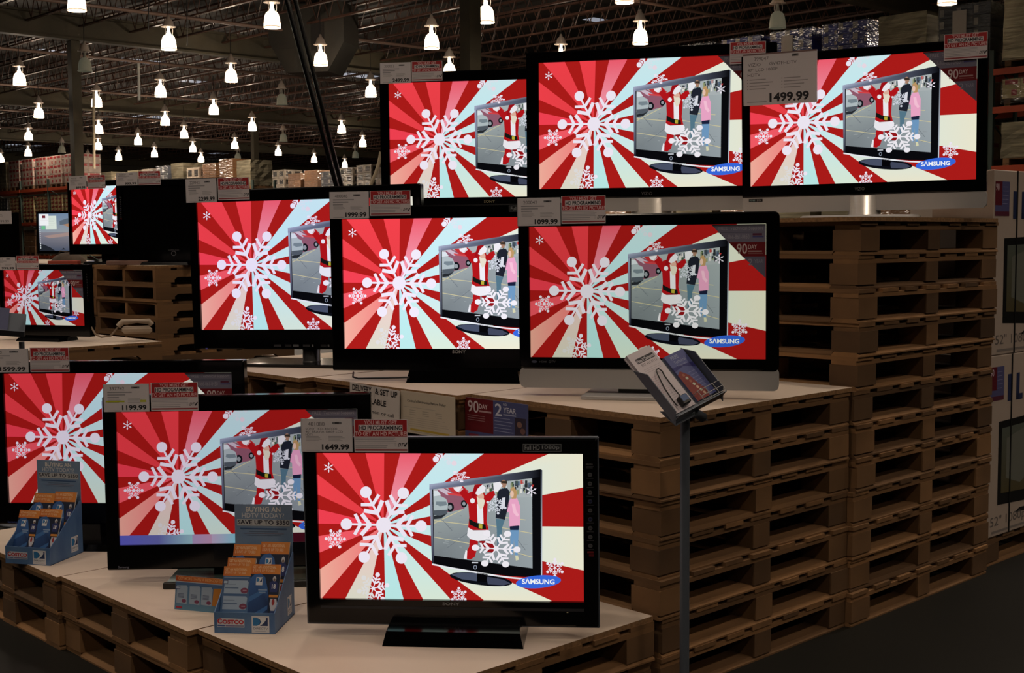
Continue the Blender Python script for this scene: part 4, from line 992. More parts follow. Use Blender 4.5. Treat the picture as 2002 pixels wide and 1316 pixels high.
for bx_, nm, ks in ((boxR, 'right', ('offers', 'player')), (boxL, 'left', ('player', 'player'))):
    for (x, y, z, w, h, k, l_) in ((-.053, .022, .004, .098, .215, ks[0], 'front left'), (.048, .022, .004, .104, .225, ks[1], 'front right'),
                                   (-.050, .05, .004, .10, .238, 'offers', 'second row left'),
                                   (-.050, .105, .004, .10, .272, 'player', 'rear left'), (.050, .105, .004, .104, .282, 'player', 'rear right')):
        if nm == 'left' and l_ == 'second row left': continue
        leaflet(bx_, x, y, z, w, h, k, '%s leaflet with orange heading, %s in the %s blue box' % ('blue' if k == 'player' else 'pale blue', l_, nm), 22)
# folded brochure standing to the left of the right-hand box
fa = atz(341, 1191, ZC); fb = atz(425, 1199, ZC); X = (fb-fa); w = X.length+.02; hB = .122
p = P2(lambda a, b_: (a*w, (1-b_)*hB)); c = lin((150, 160, 176))
for yy in (0, .002):
    for xx, z_ in ((0, 0), (w, 0), (w, hB), (0, hB)): p.v.append((xx, yy, z_))
for f in ((0, 1, 2, 3), (7, 6, 5, 4), (0, 4, 5, 1), (1, 5, 6, 2), (2, 6, 7, 3), (3, 7, 4, 0)): p.f.append(f); p.c.append([c]*4)
p.rect(0, 0, 1, 1, [(64, 92, 134), (64, 92, 134), (96, 134, 160), (96, 134, 160)], 1)
p.rect(0, 0, 1, .16, [(176, 84, 44), (196, 120, 60), (196, 120, 60), (160, 70, 40)], 2); p.text("GET MORE THAN A HIGH-DEF TV", .05, .03, .98, .12, (214, 160, 110), 3, .01)
p.rect(0, .16, 1, .185, (160, 170, 184), 3); p.rect(0, .2, 1, .24, (80, 104, 146), 3)
for x in (.03, .30, .55):
    p.poly([(x, .29), (x+.2, .27), (x+.23, .33), (x+.22, .82), (x, .8)], (146, 162, 182), 3)
    for i in range(4): p.rect(x+.03, .52+i*.035, x+.16, .54+i*.035, (92, 104, 128), 4)
    p.ell(x+.16, .73, .05, .055, (120, 66, 92), 4, 12)
p.rect(.0, .3, .1, .4, (70, 70, 110), 4); p.rect(.02, .32, .09, .38, (160, 176, 196), 5)
p.poly([(.80, .3), (1, .28), (1, .84), (.78, .8)], (176, 116, 50), 3); p.rect(.03, .9, .16, .96, (160, 50, 66), 3)
o = place(p.mesh('folded_brochure', PRINT), 'folded_brochure'); o.matrix_world = Matrix.Translation(fa) @ Matrix.Rotation(math.atan2(X.y, X.x), 4, 'Z') @ Matrix.Rotation(R(-8), 4, 'X')
tag(o, 'folded brochure with three pale panels standing left of the right-hand leaflet box', 'brochure')

# ------------------------------------------------------------------ brochure stand on a pole, in front of the corner
def tray_frame(px, py, Y, Wd, Dd):
    O = aty(px, py, Y); W_ = Vector(Wd).normalized(); D_ = Vector(Dd); D_ = (D_-W_*D_.dot(W_)).normalized(); N = D_.cross(W_).normalized()
    if N.y > 0: N = -N
    return O, W_, D_, N
O, TW, TD, TN = tray_frame(1224.6, 696, 3.95, (.757, .6, .27), (.56, -.372, -.739))
def TM(a, b_, n=0): return O+TW*a+TD*b_+TN*n
# matrix with local x = W, local z = up the tray (-D), local y = away from the viewer (-N)
TMx = Matrix((TW, -TN, -TD)).transposed().to_4x4(); TMx.translation = O
pole_top = TM(.115, .235, -.03); pole_xy = aty(1338, 1290, 3.96)
st = thing('brochure_stand', 'grey metal brochure stand on a thin pole, before the corner of the middle tier', 'brochure stand', (pole_xy.x, pole_xy.y, 0))
inv = Matrix.Translation(-st.location)
b = MB(); b.tube([(pole_xy.x, pole_xy.y, .02), (pole_xy.x, pole_xy.y, 1.10)], .0155, 12, M=inv); b.obj('pole', GREYM, st)
b = MB(); b.lathe([(0, .0), (.17, .0), (.17, .012), (.03, .03), (.016, .05)], 28); b.obj('foot', GREYM, st)
b = MB(); T_ = inv @ TMx
b.box((-.004, .008, -.245), (.215, .012, -.06), 0, T_); b.obj('back_plate', GREYM, st)
for x, l_ in ((-.006, 0), (.213, 1)):
    b = MB(); b.prism([(-.03, -.095), (.012, -.05), (.012, -.27), (-.03, -.24)], x, x+.003, 0, T_ @ Matrix(((0, 1, 0, 0), (1, 0, 0, 0), (0, 0, 1, 0), (0, 0, 0, 1)))); b.obj('side_plate', GREYM, st)
b = MB(); b.box((-.006, -.03, -.258), (.216, .012, -.255), 0, T_); b.obj('bottom_plate', GREYM, st)
b = MB()
b.add([(-.006, .012, -.27), (.12, .012, -.27), (.13, .03, -.30), (-.006, .03, -.20)], [(0, 1, 2, 3)], 0, T_)
b.tube([TM(.09, .262, -.01), TM(.112, .285, -.02), (pole_xy.x, pole_xy.y, 1.098)], .016, 8, M=inv); b.obj('bracket', GREYM, st)
b = MB(); cl = mat('clear_wire_plastic', (150, 150, 148), .25)
for a0, b0_, a1, b1 in ((.115, .215, .215, .215), (.115, .235, .215, .235), (.115, .252, .215, .252), (.115, .215, .115, .252), (.15, .215, .15, .252), (.185, .215, .185, .252), (.215, .215, .215, .252)):
    b.tube([TM(a0, b0_, .032), TM(a1, b1, .032)], .0012, 5, M=inv)
b.tube([TM(.215, .215, .032), TM(.215, .215, -.01)], .0012, 5, M=inv); b.tube([TM(.115, .215, .032), TM(.115, .215, -.01)], .0012, 5, M=inv)
b.obj('wire_rack', cl, st)
def sheet(a0, b0_, w, h, draw, name, lab, cat, n=0., th=.012, col=(196, 186, 192), tilt=0., group=None):
    p = P2(lambda x, y: (x*w, -y*h)); c = lin(col)
    for yy in (0, th):
        for xx, z_ in ((0, -h), (w, -h), (w, 0), (0, 0)): p.v.append((xx, yy, z_))
    for f in ((0, 1, 2, 3), (7, 6, 5, 4), (0, 4, 5, 1), (1, 5, 6, 2), (2, 6, 7, 3), (3, 7, 4, 0)): p.f.append(f); p.c.append([c]*4)
    draw(p); o = place(p.mesh(name, PRINT), name); o.matrix_world = TMx @ Matrix.Translation((a0, -n, -b0_)) @ Matrix.Rotation(R(tilt), 4, 'Y'); tag(o, lab, cat, group); return o
def flyer(p):
    p.rect(.16, .10, .92, .175, (40, 36, 44), 1); p.text('Have It Delivered', .18, .115, .9, .165, (196, 190, 196), 2, .02); p.text('877.431.0112', .24, .195, .9, .235, (90, 84, 92), 1, .0)
    p.lines(.2, .28, .9, .36, 3, (150, 142, 150), 1, .15); p.lines(.12, .42, .6, .7, 9, (170, 120, 136), 1, .12); p.lines(.1, .72, .9, .9, 5, (150, 146, 156), 1, .12)
sheet(0, 0, .104, .240, flyer, 'flyer_stack', 'stack of white flyers in the brochure stand, topped by a boxed heading', 'flyers', 0, .012)
sheet(-.004, .002, .104, .236, lambda p: None, 'flyer_stack', 'slightly skewed white flyers at the back of the brochure stand', 'flyers', -.0125, .004, tilt=-2.0)
for k, (a, b_, t_) in enumerate(((.062, -.006, 3), (.072, .004, 6))):
    sheet(a, b_, .034, .05, lambda p: None, 'paper_slip', 'torn white paper slip sticking up behind the flyers, %s one' % ('left' if k == 0 else 'right'), 'paper', -.003-.002*k, .0006, tilt=t_, col=(210, 204, 206))
def broch(p):
    p.rect(0, 0, 1, 1, (84, 90, 140), 1); p.text('FREE', .22, .05, .6, .12, (140, 146, 176), 2, .02); p.text('Technical', .22, .15, .8, .21, (140, 146, 176), 2, .01); p.text('Support', .26, .24, .75, .29, (140, 146, 176), 2, .01)
    p.poly([(0, .34), (.5, .3), (1, .42), (1, .3), (.4, .26), (0, .26)], (50, 50, 110), 2)
    p.poly([(0, .42), (.2, .36), (.45, .5), (.55, .7), (.7, .85), (.62, 1), (0, 1)], (122, 48, 44), 2)
    for i in range(7): p.ell(.22+.05*i, .46+.075*i, .06, .03, random.choice([(190, 160, 140), (150, 90, 70), (180, 190, 170)]), 3, 10)
    p.lines(.5, .45, .95, .9, 7, (130, 134, 178), 2, .12)
sheet(.120, .058, .088, .178, broch, 'brochure', 'blue and red brochure on the right of the brochure stand', 'brochure', 0, .012, (96, 100, 140))
# corded anti-theft tag lying on the flyers
tg = thing('security_tag', 'small blue and black tag box on a looped black cord, over the white flyers', 'security tag', TM(.062, .21, .006))
inv2 = Matrix.Translation(-tg.location)
b = MB(); b.box((.048, -.024, -.232), (.079, -.004, -.199), 0, inv2 @ TMx, bev=.003); b.obj('tag_box', MBLK, tg)
b = MB(); b.box((.050, -.0252, -.222), (.077, -.0238, -.202), 0, inv2 @ TMx); b.obj('tag_face', mat('tag_blue', (38, 70, 120), .35), tg)
b = MB(); b.tube([TM(*q) for q in ((.062, .20, .014), (.066, .16, .008), (.068, .115, .008), (.072, .098, .008), (.066, .085, .008), (.054, .088, .008), (.046, .105, .01), (.036, .15, .008), (.03, .2, .009), (.031, .222, .01))], .0022, 6, M=inv2); b.obj('cord', MBLK, tg)
# second stand at far left, seen dark against the small television
O2, W2, D2, N2 = tray_frame(24, 612, 7.3, (1, .35, -.12), (.42, -.45, -.70))
TM2 = Matrix((W2, -N2, -D2)).transposed().to_4x4(); TM2.translation = O2
p2 = aty(43, 690, 7.32)
s2_ = thing('brochure_stand', 'second, darker brochure stand at the left edge before the small television', 'brochure stand', (p2.x, p2.y, 0)); inv = Matrix.Translation(-s2_.location); T_ = inv @ TM2
b = MB(); b.tube([(p2.x, p2.y, .02), (p2.x, p2.y, 1.06)], .0155, 10, M=inv); b.obj('pole', GREYM, s2_)
b = MB(); b.lathe([(0, 0), (.17, 0), (.17, .012), (.03, .03), (.016, .05)], 24); b.obj('foot', GREYM, s2_)
b = MB(); b.box((-.10, .0, -.16), (.075, .004, .0), 0, T_); b.obj('back_plate', GREYM, s2_)
b = MB(); b.box((-.10, -.05, -.165), (.075, .004, -.16), 0, T_); b.box((-.103, -.05, -.165), (-.10, .004, -.04), 0, T_); b.box((.075, -.05, -.165), (.078, .004, -.04), 0, T_); b.obj('tray_lip', GREYM, s2_)
b = MB(); b.box((-.09, -.016, -.158), (-.015, -.001, .02), 0, T_); o = b.obj('brochure', mat('brochure_navy', (56, 60, 96), .5), None); o.data.transform(Matrix.Translation(s2_.location)); tag(o, 'dark blue brochure in the second stand at the left edge', 'brochure')

# ------------------------------------------------------------------ television cartons at the far right, on a pallet
CART = mat('white_carton', (176, 160, 148), .75, noise=.06, scale=3)
def tv_carton(u, v, z, w, h, d, lab, lower):
    t = thing('tv_carton', lab, 'carton', g(u, v, z), TH+R(-1), 'television cartons at far right')
    b = MB(); b.box((0, 0, 0), (w, d, h), bev=.004); b.obj('box', CART, t)
    p = P2(lambda x, y: (x, h-y)); K = (44, 46, 62)
    # big lettering at the top, cut by the frame
    x0 = .10
    for i, (xa, wd) in enumerate(((.20, .035), (.29, .035), (.40, .035))): p.rect(xa, .10, xa+wd, .235, (40, 48, 84), 1)
    p.rect(.29, .205, .36, .235, (40, 48, 84), 1)
    p.text('VIZIO', .50, .10, 1.0, .235, (40, 48, 84), 1, .03)
    p.rect(.015, .055, .16, .20, (84, 84, 128), 2); p.rect(.015, .055, .085, .17, (96, 26, 40), 3); p.text('90', .02, .065, .055, .10, (200, 180, 190), 4, .02); p.rect(.015, .20, .16, .222, (90, 40, 60), 3)
    for i in range(5): p.lines(.09, .08+i*.02, .15, .085+i*.02, 1, (150, 150, 184), 4, .4, .2)
    # picture of a television
    p.poly([(.115, .33), (1.22, .30), (1.22, .80), (.115, .745)], (16, 16, 16), 1)
    p.poly([(.15, .365), (1.18, .34), (1.18, .74), (.15, .69)], [(88, 96, 88), (104, 104, 96), (92, 80, 60), (84, 76, 50)], 2)
    p.poly([(.2, .42), (.4, .38), (.5, .6), (.35, .66), (.2, .62)], (110, 112, 104), 3); p.poly([(.5, .66), (.9, .5), (1.18, .52), (1.18, .74), (.6, .7)], (96, 90, 50), 3)
    p.poly([(.35, .79), (.95, .80), (1.0, .83), (.3, .81)], (26, 26, 28), 1)
    p.text('52" 1080p LCD', .045, .80 if not lower else .80, .62, .862, (104, 98, 96), 2, .0); p.rect(.06, .872, .5, .884, (130, 122, 118), 1)
    me = p.mesh('box_print', PRINT); me.transform(Matrix.Translation((0, -.0006, 0))); place(me, 'box_print', t)
    b = MB(); b.box((.235, -.003, 0), (.246, 0, h)); b.obj('strap', MBLK, t)
    return t
block_pallet(2.50, .02, 0, 'wooden pallet under the television cartons at far right', 'pallet under the cartons')
tv_carton(2.49, .02, .143, 1.36, .90, .32, 'lower white television carton with a picture of a set, far right', True)
tv_carton(2.505, .02, 1.045, 1.36, .90, .32, 'upper white television carton with a picture of a set, far right', False)
q0 = aty(1826, 470, 8.3); q1 = aty(1931, 470, 8.3); wq = q1.x-q0.x
for k, (z, lab) in enumerate(((0, 'lower pale carton on the floor behind the tallest pallet stack'), (.96, 'pale carton with printed pictograms behind the top right television'))):
    t = thing('flat_carton', lab, 'carton', (q0.x, 8.3, z), 0)
    b = MB(); b.box((0, 0, 0), (wq, .5, .955), bev=.003); b.obj('box', CART, t)
    p = P2(lambda x, y: (x*wq, .955-y)); K = (90, 60, 60)
    p.rect(.30, .11, .96, .113, K, 1); p.rect(.30, .165, .96, .168, K, 1); p.rect(.30, .11, .307, .168, K, 1); p.rect(.953, .11, .96, .168, K, 1)
    for i in range(5): p.ell(.38+.12*i, .138, .03, .02, (70, 56, 56), 1, 12)
    p.rect(0, 0, .045, .955, (170, 70, 50), 1); p.rect(.82, .2, .95, .206, (100, 80, 76), 1); p.rect(.82, .215, .93, .221, (100, 80, 76), 1)
    me = p.mesh('box_print', PRINT); me.transform(Matrix.Translation((0, -.0005, 0))); place(me, 'box_print', t)
# flat silver papers and cables lying behind the sets on the tall stacks
b = MB(); b.tube([g(1.3, 1.55, ZT+.006), g(1.38, 1.3, ZT+.006), g(1.33, 1.05, ZT+.006), g(1.36, .8, ZT+.03)], .005, 6)
tag(b.obj('cable', MBLK), 'black cable lying on the tall stack board behind the silver-trimmed television', 'cable')

# ------------------------------------------------------------------ long cables and ropes from the ceiling
def line_obj(name, pts, r, mt, lab, cat, n=8):
    b = MB(); o_ = Vector(pts[0]); b.tube([Vector(p)-o_ for p in pts], r, n); o = b.obj(name, mt, None, o_); tag(o, lab, cat); return o
SHB = mat('shiny_black_sleeve', (10, 10, 11), .18, coat=.4)
def drop(x0, y0, x1, y1, Y, zt=8.3, zb=None):
    a = aty(x0, y0, Y); b_ = aty(x1, y1, Y); d = a-b_
    top = b_+d*((zt-b_.z)/d.z); bot = b_ if zb is None else b_+d*((zb-b_.z)/d.z); return [bot, top]
line_obj('hanging_pole', drop(657, 360, 561, 0, 7.0, zb=1.05), .0145, SHB, 'long black slanting pole behind the 2299.99 television, left of a pair', 'pole')
line_obj('hanging_pole', drop(667, 360, 577, 0, 7.06, zb=1.05), .0125, SHB, 'long black slanting pole behind the 2299.99 television, right of a pair', 'pole')
ROPE = mat('pale_rope', (190, 176, 150), .9)
line_obj('rope', drop(772, 120, 793, 0, 9.0), .007, ROPE, 'pale rope hanging above the 2499.99 price card, right and thicker', 'rope')
line_obj('rope', drop(779.5, 122, 797, 0, 9.04), .010, ROPE, 'pale rope hanging above the 2499.99 price card, beside its twin', 'rope')
pts = [aty(*q) for q in ((745, 297, 8.6), (741, 318, 8.6), (735, 338, 8.6), (727, 356, 8.6), (720, 372, 8.6))]
line_obj('rope', pts, .012, ROPE, 'short slack end of pale rope left of the 2499.99 television', 'rope')
line_obj('cable', drop(865, 118, 882, 12, 9.0), .009, MBLK, 'thin black cable hanging above the 2499.99 television, near a lamp', 'cable')
line_obj('cable', drop(1528, 104, 1548, 0, 9.0), .012, MBLK, 'black cable hanging above the 1499.99 price card', 'cable')
line_obj('cable', drop(1634, 100, 1643, 0, 9.2), .012, MBLK, 'black cable hanging behind the top right television', 'cable')
line_obj('cable', drop(287, 345, 290, 60, 30), .012, MBLK, 'thin wire hanging at left between the lamps', 'cable')
line_obj('cable', drop(368, 350, 366, 90, 30), .012, MBLK, 'thin wire hanging left of the slim column', 'cable')
line_obj('conduit', [aty(272, 196, 45), aty(271, 118, 45)], .05, mat('white_conduit', (170, 170, 164), .6), 'short pale vertical pipe hanging among the lamps at upper left', 'pipe')
line_obj('conduit', [aty(184, 330, 44), aty(183, 180, 44)], .05, ROPE, 'thin pale pipe just right of the thick left column', 'pipe')

# ------------------------------------------------------------------ air unit under the roof
SHM = mat('sheet_metal', (60, 57, 50), .6, metal=.3, noise=.15, scale=1.5)
a = aty(615, 146, 38.5); U0 = a
t = thing('air_unit', 'boxy grey sheet-metal air unit under the roof, behind the long black poles', 'air unit', (a.x, a.y, a.z), R(-14))
b = MB(); b.prism([(-.64, 0), (.67, 0), (1.19, .84), (1.19, 2.0), (-1.19, 2.0), (-1.19, .92)], -.6, .6); b.obj('housing', SHM, t)
b = MB(); b.box((.16, -.615, .62), (.58, -.6, 1.45)); b.obj('vent', mat('dark_vent', (26, 22, 18), .8), t)
b = MB(); b.box((-.36, -.61, .1), (-.34, -.6, 1.7)); b.box((-.9, -.61, .7), (.9, -.6, .72)); b.obj('seam', SHM, t)
b = MB(); b.box((-.3, -.35, 1.9), (.3, .35, 2.4)); b.obj('duct', SHM, t)

# ------------------------------------------------------------------ storage racks and their loads
ORG = mat('orange_rack_beam', (168, 66, 34), .5, noise=.15, scale=2)
UPR = mat('rack_upright', (52, 66, 60), .5)
rl_ = random.Random(21)
def carton_mat(n, c, **k): return mat('carton_'+n, c, .7, noise=.3, scale=7, rand=.2, **k)
LK = {'brown': (carton_mat('brown', (140, 98, 60)), None), 'redwhite': (carton_mat('white', (186, 164, 150)), mat('red_stripe', (150, 36, 40), .6)),
      'blue': (carton_mat('blue', (44, 56, 150)), mat('pale_patch', (170, 160, 150), .6)), 'silver': (mat('stretch_wrapped_goods', (176, 166, 140), .2, noise=.5, scale=3, stretch=(.4, .4, 6), rand=.2, bump=1.0, metal=.5), None),
      'dark': (carton_mat('slate', (70, 74, 84)), mat('grey_label', (150, 146, 140), .6)), 'yellow': (carton_mat('cream', (190, 170, 120)), mat('red_stripe', (150, 36, 40), .6)),
      'drawer': (carton_mat('pale', (176, 160, 140)), mat('dark_hole', (30, 26, 22), .8))}
FILM = bpy.data.materials.new('stretch_film'); FILM.use_nodes = True; nt = FILM.node_tree; n = nt.nodes; n.clear()
o_ = n.new('ShaderNodeOutputMaterial'); mx = n.new('ShaderNodeMixShader'); tr_ = n.new('ShaderNodeBsdfTransparent'); gl = n.new('ShaderNodeBsdfGlossy'); gl.inputs['Roughness'].default_value = .22
gl.inputs['Color'].default_value = (.8, .8, .8, 1)
nz = n.new('ShaderNodeTexNoise'); nz.inputs['Scale'].default_value = 4; tcx = n.new('ShaderNodeTexCoord'); mpx = n.new('ShaderNodeMapping'); mpx.inputs['Scale'].default_value = (1, 1, 4)
nt.links.new(tcx.outputs['Object'], mpx.inputs[0]); nt.links.new(mpx.outputs[0], nz.inputs['Vector'])
bpn = n.new('ShaderNodeBump'); bpn.inputs['Strength'].default_value = 1; bpn.inputs['Distance'].default_value = .06; nt.links.new(nz.outputs['Fac'], bpn.inputs['Height']); nt.links.new(bpn.outputs[0], gl.inputs['Normal'])
mx.inputs[0].default_value = .22; nt.links.new(tr_.outputs[0], mx.inputs[1]); nt.links.new(gl.outputs[0], mx.inputs[2]); nt.links.new(mx.outputs[0], o_.inputs[0])
WRAPM = {}
def carton_mesh(kind, a, b_, c):
    k = (kind, round(a, 2), round(b_, 2), round(c, 2))
    if k in WRAPM: return WRAPM[k]
    m1, m2 = LK[kind]; q = MB(); q.box((.004, .004, .004), (a-.004, b_-.004, c-.004), bev=.006)
    if m2:
        if kind in ('redwhite', 'yellow'): q.box((.002, .05, c*.72), (.004, b_-.05, c*.95), 1); q.box((.002, b_*.2, c*.15), (.004, b_*.5, c*.45), 1); q.box((.05, .002, c*.72), (a-.05, .004, c*.95), 1)
        elif kind == 'blue': q.box((.002, b_*.62, c*.35), (.004, b_*.95, c*.95), 1); q.box((.002, b_*.05, c*.1), (.004, b_*.2, c*.4), 1)
        elif kind == 'dark': q.box((.002, b_*.7, c*.2), (.004, b_*.95, c*.8), 1)
        else: q.box((.002, b_*.2, c*.2), (.004, b_*.8, c*.8), 1); q.box((a*.2, .002, c*.2), (a*.8, .004, c*.8), 1)
    WRAPM[k] = q.mesh('carton', m1, m2 or m1); return WRAPM[k]
_pb = MB()
for y in (0, .44, .88): _pb.box((0, y, .03), (1.02, y+.12, .115)); _pb.box((0, y, 0), (1.02, y+.12, .02))
for i in range(6): _pb.box((i*.178, 0, .115), (i*.178+.12, 1.0, .135))
LPM = _pb.mesh('load_pallet', WOOD)
def load(u, v, z, kind, h, lab, group, nv=3, nu=2, nz=4, W_=1.04, D_=1.0, film=True, note=False):
    t = thing('wrapped_load', lab, 'pallet load', g(u, v, z), TH, group)
    place(LPM, 'load_pallet', t)
    if kind == 'silver':
        b = MB()
        vs = []; n_ = 5; lv = 7
        ring = []
        for k in range(4):
            cx = [(0, 0), (D_, 0), (D_, W_), (0, W_)]; a0, a1 = cx[k], cx[(k+1) % 4]
            for i in range(n_): f = i/n_; ring.append((a0[0]+(a1[0]-a0[0])*f, a0[1]+(a1[1]-a0[1])*f))
        for j in range(lv):
            zz_ = .135+(h-.135)*j/(lv-1)
            for (x, y) in ring: vs.append((x+rl_.uniform(-.012, .012), y+rl_.uniform(-.012, .012), zz_))
        N = len(ring); fs = [(j*N+i, j*N+(i+1) % N, (j+1)*N+(i+1) % N, (j+1)*N+i) for j in range(lv-1) for i in range(N)]+[tuple((lv-1)*N+i for i in range(N))]
        b.add(vs, fs); b.obj('wrapped_goods', LK['silver'][0], t)
    else:
        a_, b_, c_ = D_/nu, W_/nv, (h-.135)/nz; cm = carton_mesh(kind, a_, b_, c_)
        for i in range(nu):
            for j in range(nv):
                for k in range(nz):
                    if i and k < nz-1 and j: continue      # inner cartons nobody can see
                    place(cm, 'carton', t, (i*a_, j*b_+rl_.uniform(-.004, .004), .135+k*c_))
        if film:
            b = MB(); b.box((-.012, -.012, .05), (D_+.012, W_+.012, h+.012)); b.obj('stretch_film', FILM, t)
    if note:
        b = MB(); b.box((-.02, W_*.45, h*.45), (-.016, W_*.72, h*.92)); b.obj('paper_label', mat('label_paper', (190, 180, 170), .7), t)
def rack(name, lab, u, v0, v1, levels, pitch=2.75, D_=1.05):
    t = thing(name, lab, 'rack', g(u, v0), TH, 'storage racks'); L = v1-v0; n_ = max(1, round(L/pitch)); zt = max(levels)+.35
    for i in range(n_+1):
        y = i*L/n_
        for x in (-.02, D_-.05):
            b = MB(); b.box((x, y-.045, 0), (x+.07, y+.045, zt)); b.obj('upright', UPR, t)
        b = MB()
        for k in range(int(zt/1.2)): b.tube([(0, y, .2+k*1.2), (D_, y, .8+k*1.2)], .018, 5); b.tube([(D_, y, .8+k*1.2), (0, y, 1.4+k*1.2)], .018, 5)
        b.obj('cross_brace', UPR, t)
    for z in levels:
        for i in range(n_):
            for x in (-.03, D_-.04):
                b = MB(); b.box((x, i*L/n_+.045, z-.12), (x+.05, (i+1)*L/n_-.045, z)); b.obj('beam', ORG, t)
        b = MB()
        for i in range(int(L/.3)): b.box((0, i*.3, z-.02), (D_, i*.3+.012, z-.005))
        b.obj('wire_deck', UPR, t)
    return t
# right rack (beam heights read from the photograph)
RU = 19.8
rack('storage_rack', 'orange-beamed storage rack at the right edge, beyond the top right television', RU, 5.8, 21.7, (1.4, 2.95, 4.05, 4.76))
kinds = [('silver', 'tall silver stretch-wrapped load'), ('dark', 'labelled slate carton load'), ('silver', 'broad silver wrapped load'), ('blue', 'blue and white carton load'), ('blue', 'labelled blue carton load'), ('blue', 'blue carton load'), ('dark', 'grey carton load'), ('blue', 'blue carton load'), ('silver', 'wrapped load'), ('brown', 'brown carton load'), ('brown', 'brown carton load')]
for i, (k, n_) in enumerate(kinds):
    v = 5.9+1.3*i
    load(RU, v+1.3, 4.76, k, 1.95 if i == 0 else 1.28, '%s, top level of the right rack, %s from right' % (n_, ORD[i]), 'loads on the right rack', note=i in (1, 4), nz=5)
    k2 = ['silver', 'yellow', 'brown', 'silver'][i % 4]
    load(RU, v+1.3, 2.95, k2, .80, 'low %s load, third level of the right rack, %s from the right' % (k2, ORD[i]), 'loads on the right rack', nz=2)
    k3 = ['yellow', 'brown', 'dark'][i % 3]
    load(RU, v+1.3, 4.05, k3, .50, 'shallow %s load, fourth level of the right rack, %s from the right' % (k3, ORD[i]), 'loads on the right rack', nz=1)
    k4 = ['silver', 'silver', 'brown'][i % 3]
    load(RU, v+1.3, .0, k4, 1.25, 'floor-level %s load under the right rack, %s from right' % (k4, ORD[i]), 'loads on the right rack', nz=3)
    load(RU, v+1.3, 1.4, k4, 1.35, 'second-level %s load in the right rack, %s from right' % (k4, ORD[i]), 'loads on the right rack', nz=3)
# left far rack with red and white cartons
rack('storage_rack', 'far storage rack with red and white cartons at the left edge', 18.1, 43.9, 57.4, (1.15, 2.5, 3.85))
for lv, (z, h) in enumerate(((3.85, 1.22), (2.5, 1.05), (1.15, 1.05))):
    for i in range(10):
        k = 'redwhite' if i < 5 else ('dark', 'yellow', 'silver')[i % 3]
        if lv == 1: k = 'yellow' if i < 5 else ('brown', 'dark')[i % 2]
        if lv == 2: k = ('brown', 'yellow', 'dark')[i % 3]
        load(18.1, 44.0+1.34*i, z, k, h, '%s load, %s level of the far left rack, %s from right' % ({'redwhite': 'red and white', 'dark': 'slate', 'yellow': 'cream and red', 'silver': 'silver wrapped', 'brown': 'brown'}[k], ('top', 'second', 'third')[lv], ORD[i]), 'loads on the far left rack', nz=(3, 6, 4)[lv], nv=3)
# two more far racks
for (u, v0, n_, seed, nm) in ((24.0, 41.0, 11, 3, 'far middle rack'), (30.0, 37.0, 10, 8, 'far central rack')):
    rack('storage_rack', 'distant orange-beamed storage rack with mixed cartons, the '+nm, u, v0, v0+1.34*n_+.2, (1.2, 2.5, 3.75)); q = random.Random(seed)
    for i in range(n_):
        k = q.choice(['brown', 'silver', 'brown', 'drawer', 'dark', 'brown']); h = q.uniform(.95, 1.3)
        load(u, v0+.1+1.34*i, 3.75, k, h, '%s load, top level of the %s, %s from right' % ({'brown': 'brown carton', 'silver': 'silver wrapped', 'drawer': 'pale boxes with dark openings', 'dark': 'slate carton'}[k], nm, ORD[i]), 'loads on the '+nm, nz=q.choice((2, 3)), nv=2)
        load(u, v0+.1+1.34*i, 2.5, 'brown', 1.1, 'brown carton load, middle level of the %s, %s from right' % (nm, ORD[i]), 'loads on the '+nm, nz=2, nv=2)

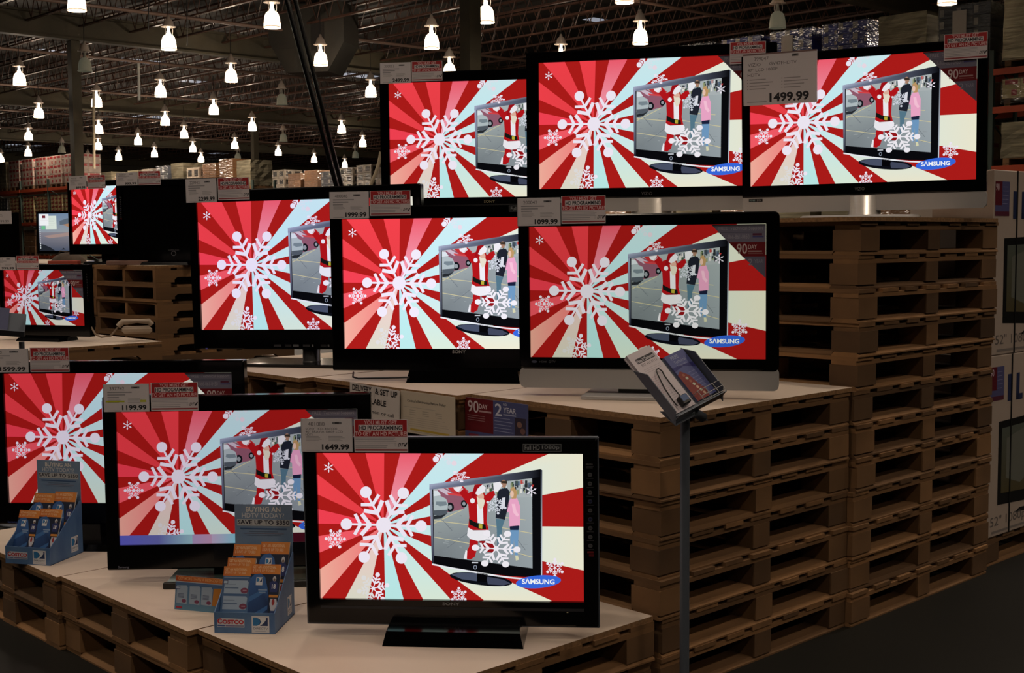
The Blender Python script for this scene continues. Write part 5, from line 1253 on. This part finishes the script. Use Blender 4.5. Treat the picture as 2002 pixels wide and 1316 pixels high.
# ------------------------------------------------------------------ small things on the back-left display
t = thing('telephone', 'pale desk telephone with a coiled cord beside the notched pallets', 'telephone', aty(268, 652, 8.95), R(20))
b = MB(); b.box((-.10, -.05, 0), (.10, .07, .05), bev=.015); b.obj('body', mat('telephone_grey', (160, 142, 124), .5), t)
b = MB(); b.tube([(-.13, -.03, .055), (-.10, -.03, .085), (0, -.03, .09), (.08, -.03, .085), (.10, -.03, .06)], [.02, .022, .014, .022, .02], 10); b.obj('handset', mat('telephone_grey', (160, 142, 124)), t)
b = MB(); b.tube([(-.13, -.03, .05), (-.18, -.03, -.01), (-.24, .02, -.02), (-.28, .06, .0), (-.31, .1, .06), (-.31, .14, .16), (-.30, .16, .28)], .007, 6); b.obj('cord', mat('telephone_cord', (130, 112, 94), .6), t)
t = thing('cloth_bag', 'slumped grey cloth bag before the computer monitor at back left', 'bag', b0+VV*1.7+UU*.08+Vector((0, 0, ZS)), R(-20))
b = MB(); b.lathe([(1, 0), (.98, .25), (.8, .6), (.45, .88), (0.01, 1.0)], 20, sx=1, sy=1, M=Matrix.Diagonal((.17, .11, .10, 1))); b.obj('body', mat('grey_cloth', (92, 78, 68), .9, noise=.3, scale=12, bump=.5), t)
b = MB(); b.tube([(-.06, -.05, .085), (-.02, -.08, .11), (.04, -.07, .10), (.07, -.04, .085)], .006, 6); b.obj('strap', mat('grey_cloth', (92, 78, 68)), t)
for i, (x, y, c, w_) in enumerate(((125, 513, (150, 60, 40), .12), (250, 512, (120, 90, 80), .16))):
    q = aty(x, y, 9.95+.3*(1-i)); b = MB(); b.box((-w_, -.03, 0), (w_, .05, .035), bev=.004)
    o = b.obj('flat_box', mat('small_box_%d' % i, c, .6), None, (q.x, q.y, ZS)); tag(o, '%s flat box lying before the back-left televisions' % ('red-brown' if i == 0 else 'dull pink'), 'box')
# cables behind and under the sets of the middle tier
line_obj('cable', [aty(691, 728, 5.45), aty(690, 737, 5.4), aty(700, 740, 5.4), aty(760, 739, 5.4), aty(800, 738, 5.42)], .004, MBLK, 'black cable looping out under the left foot of the 1999.99 television', 'cable')
line_obj('cable', [aty(1400, 772, 5.1), aty(1440, 778, 5.0), aty(1480, 776, 5.05), aty(1500, 770, 5.15)], .004, MBLK, 'black cable lying under the right end of the silver speaker bar', 'cable')
# red box standing behind the left leaflet box, mostly hidden
S.render.film_transparent = False
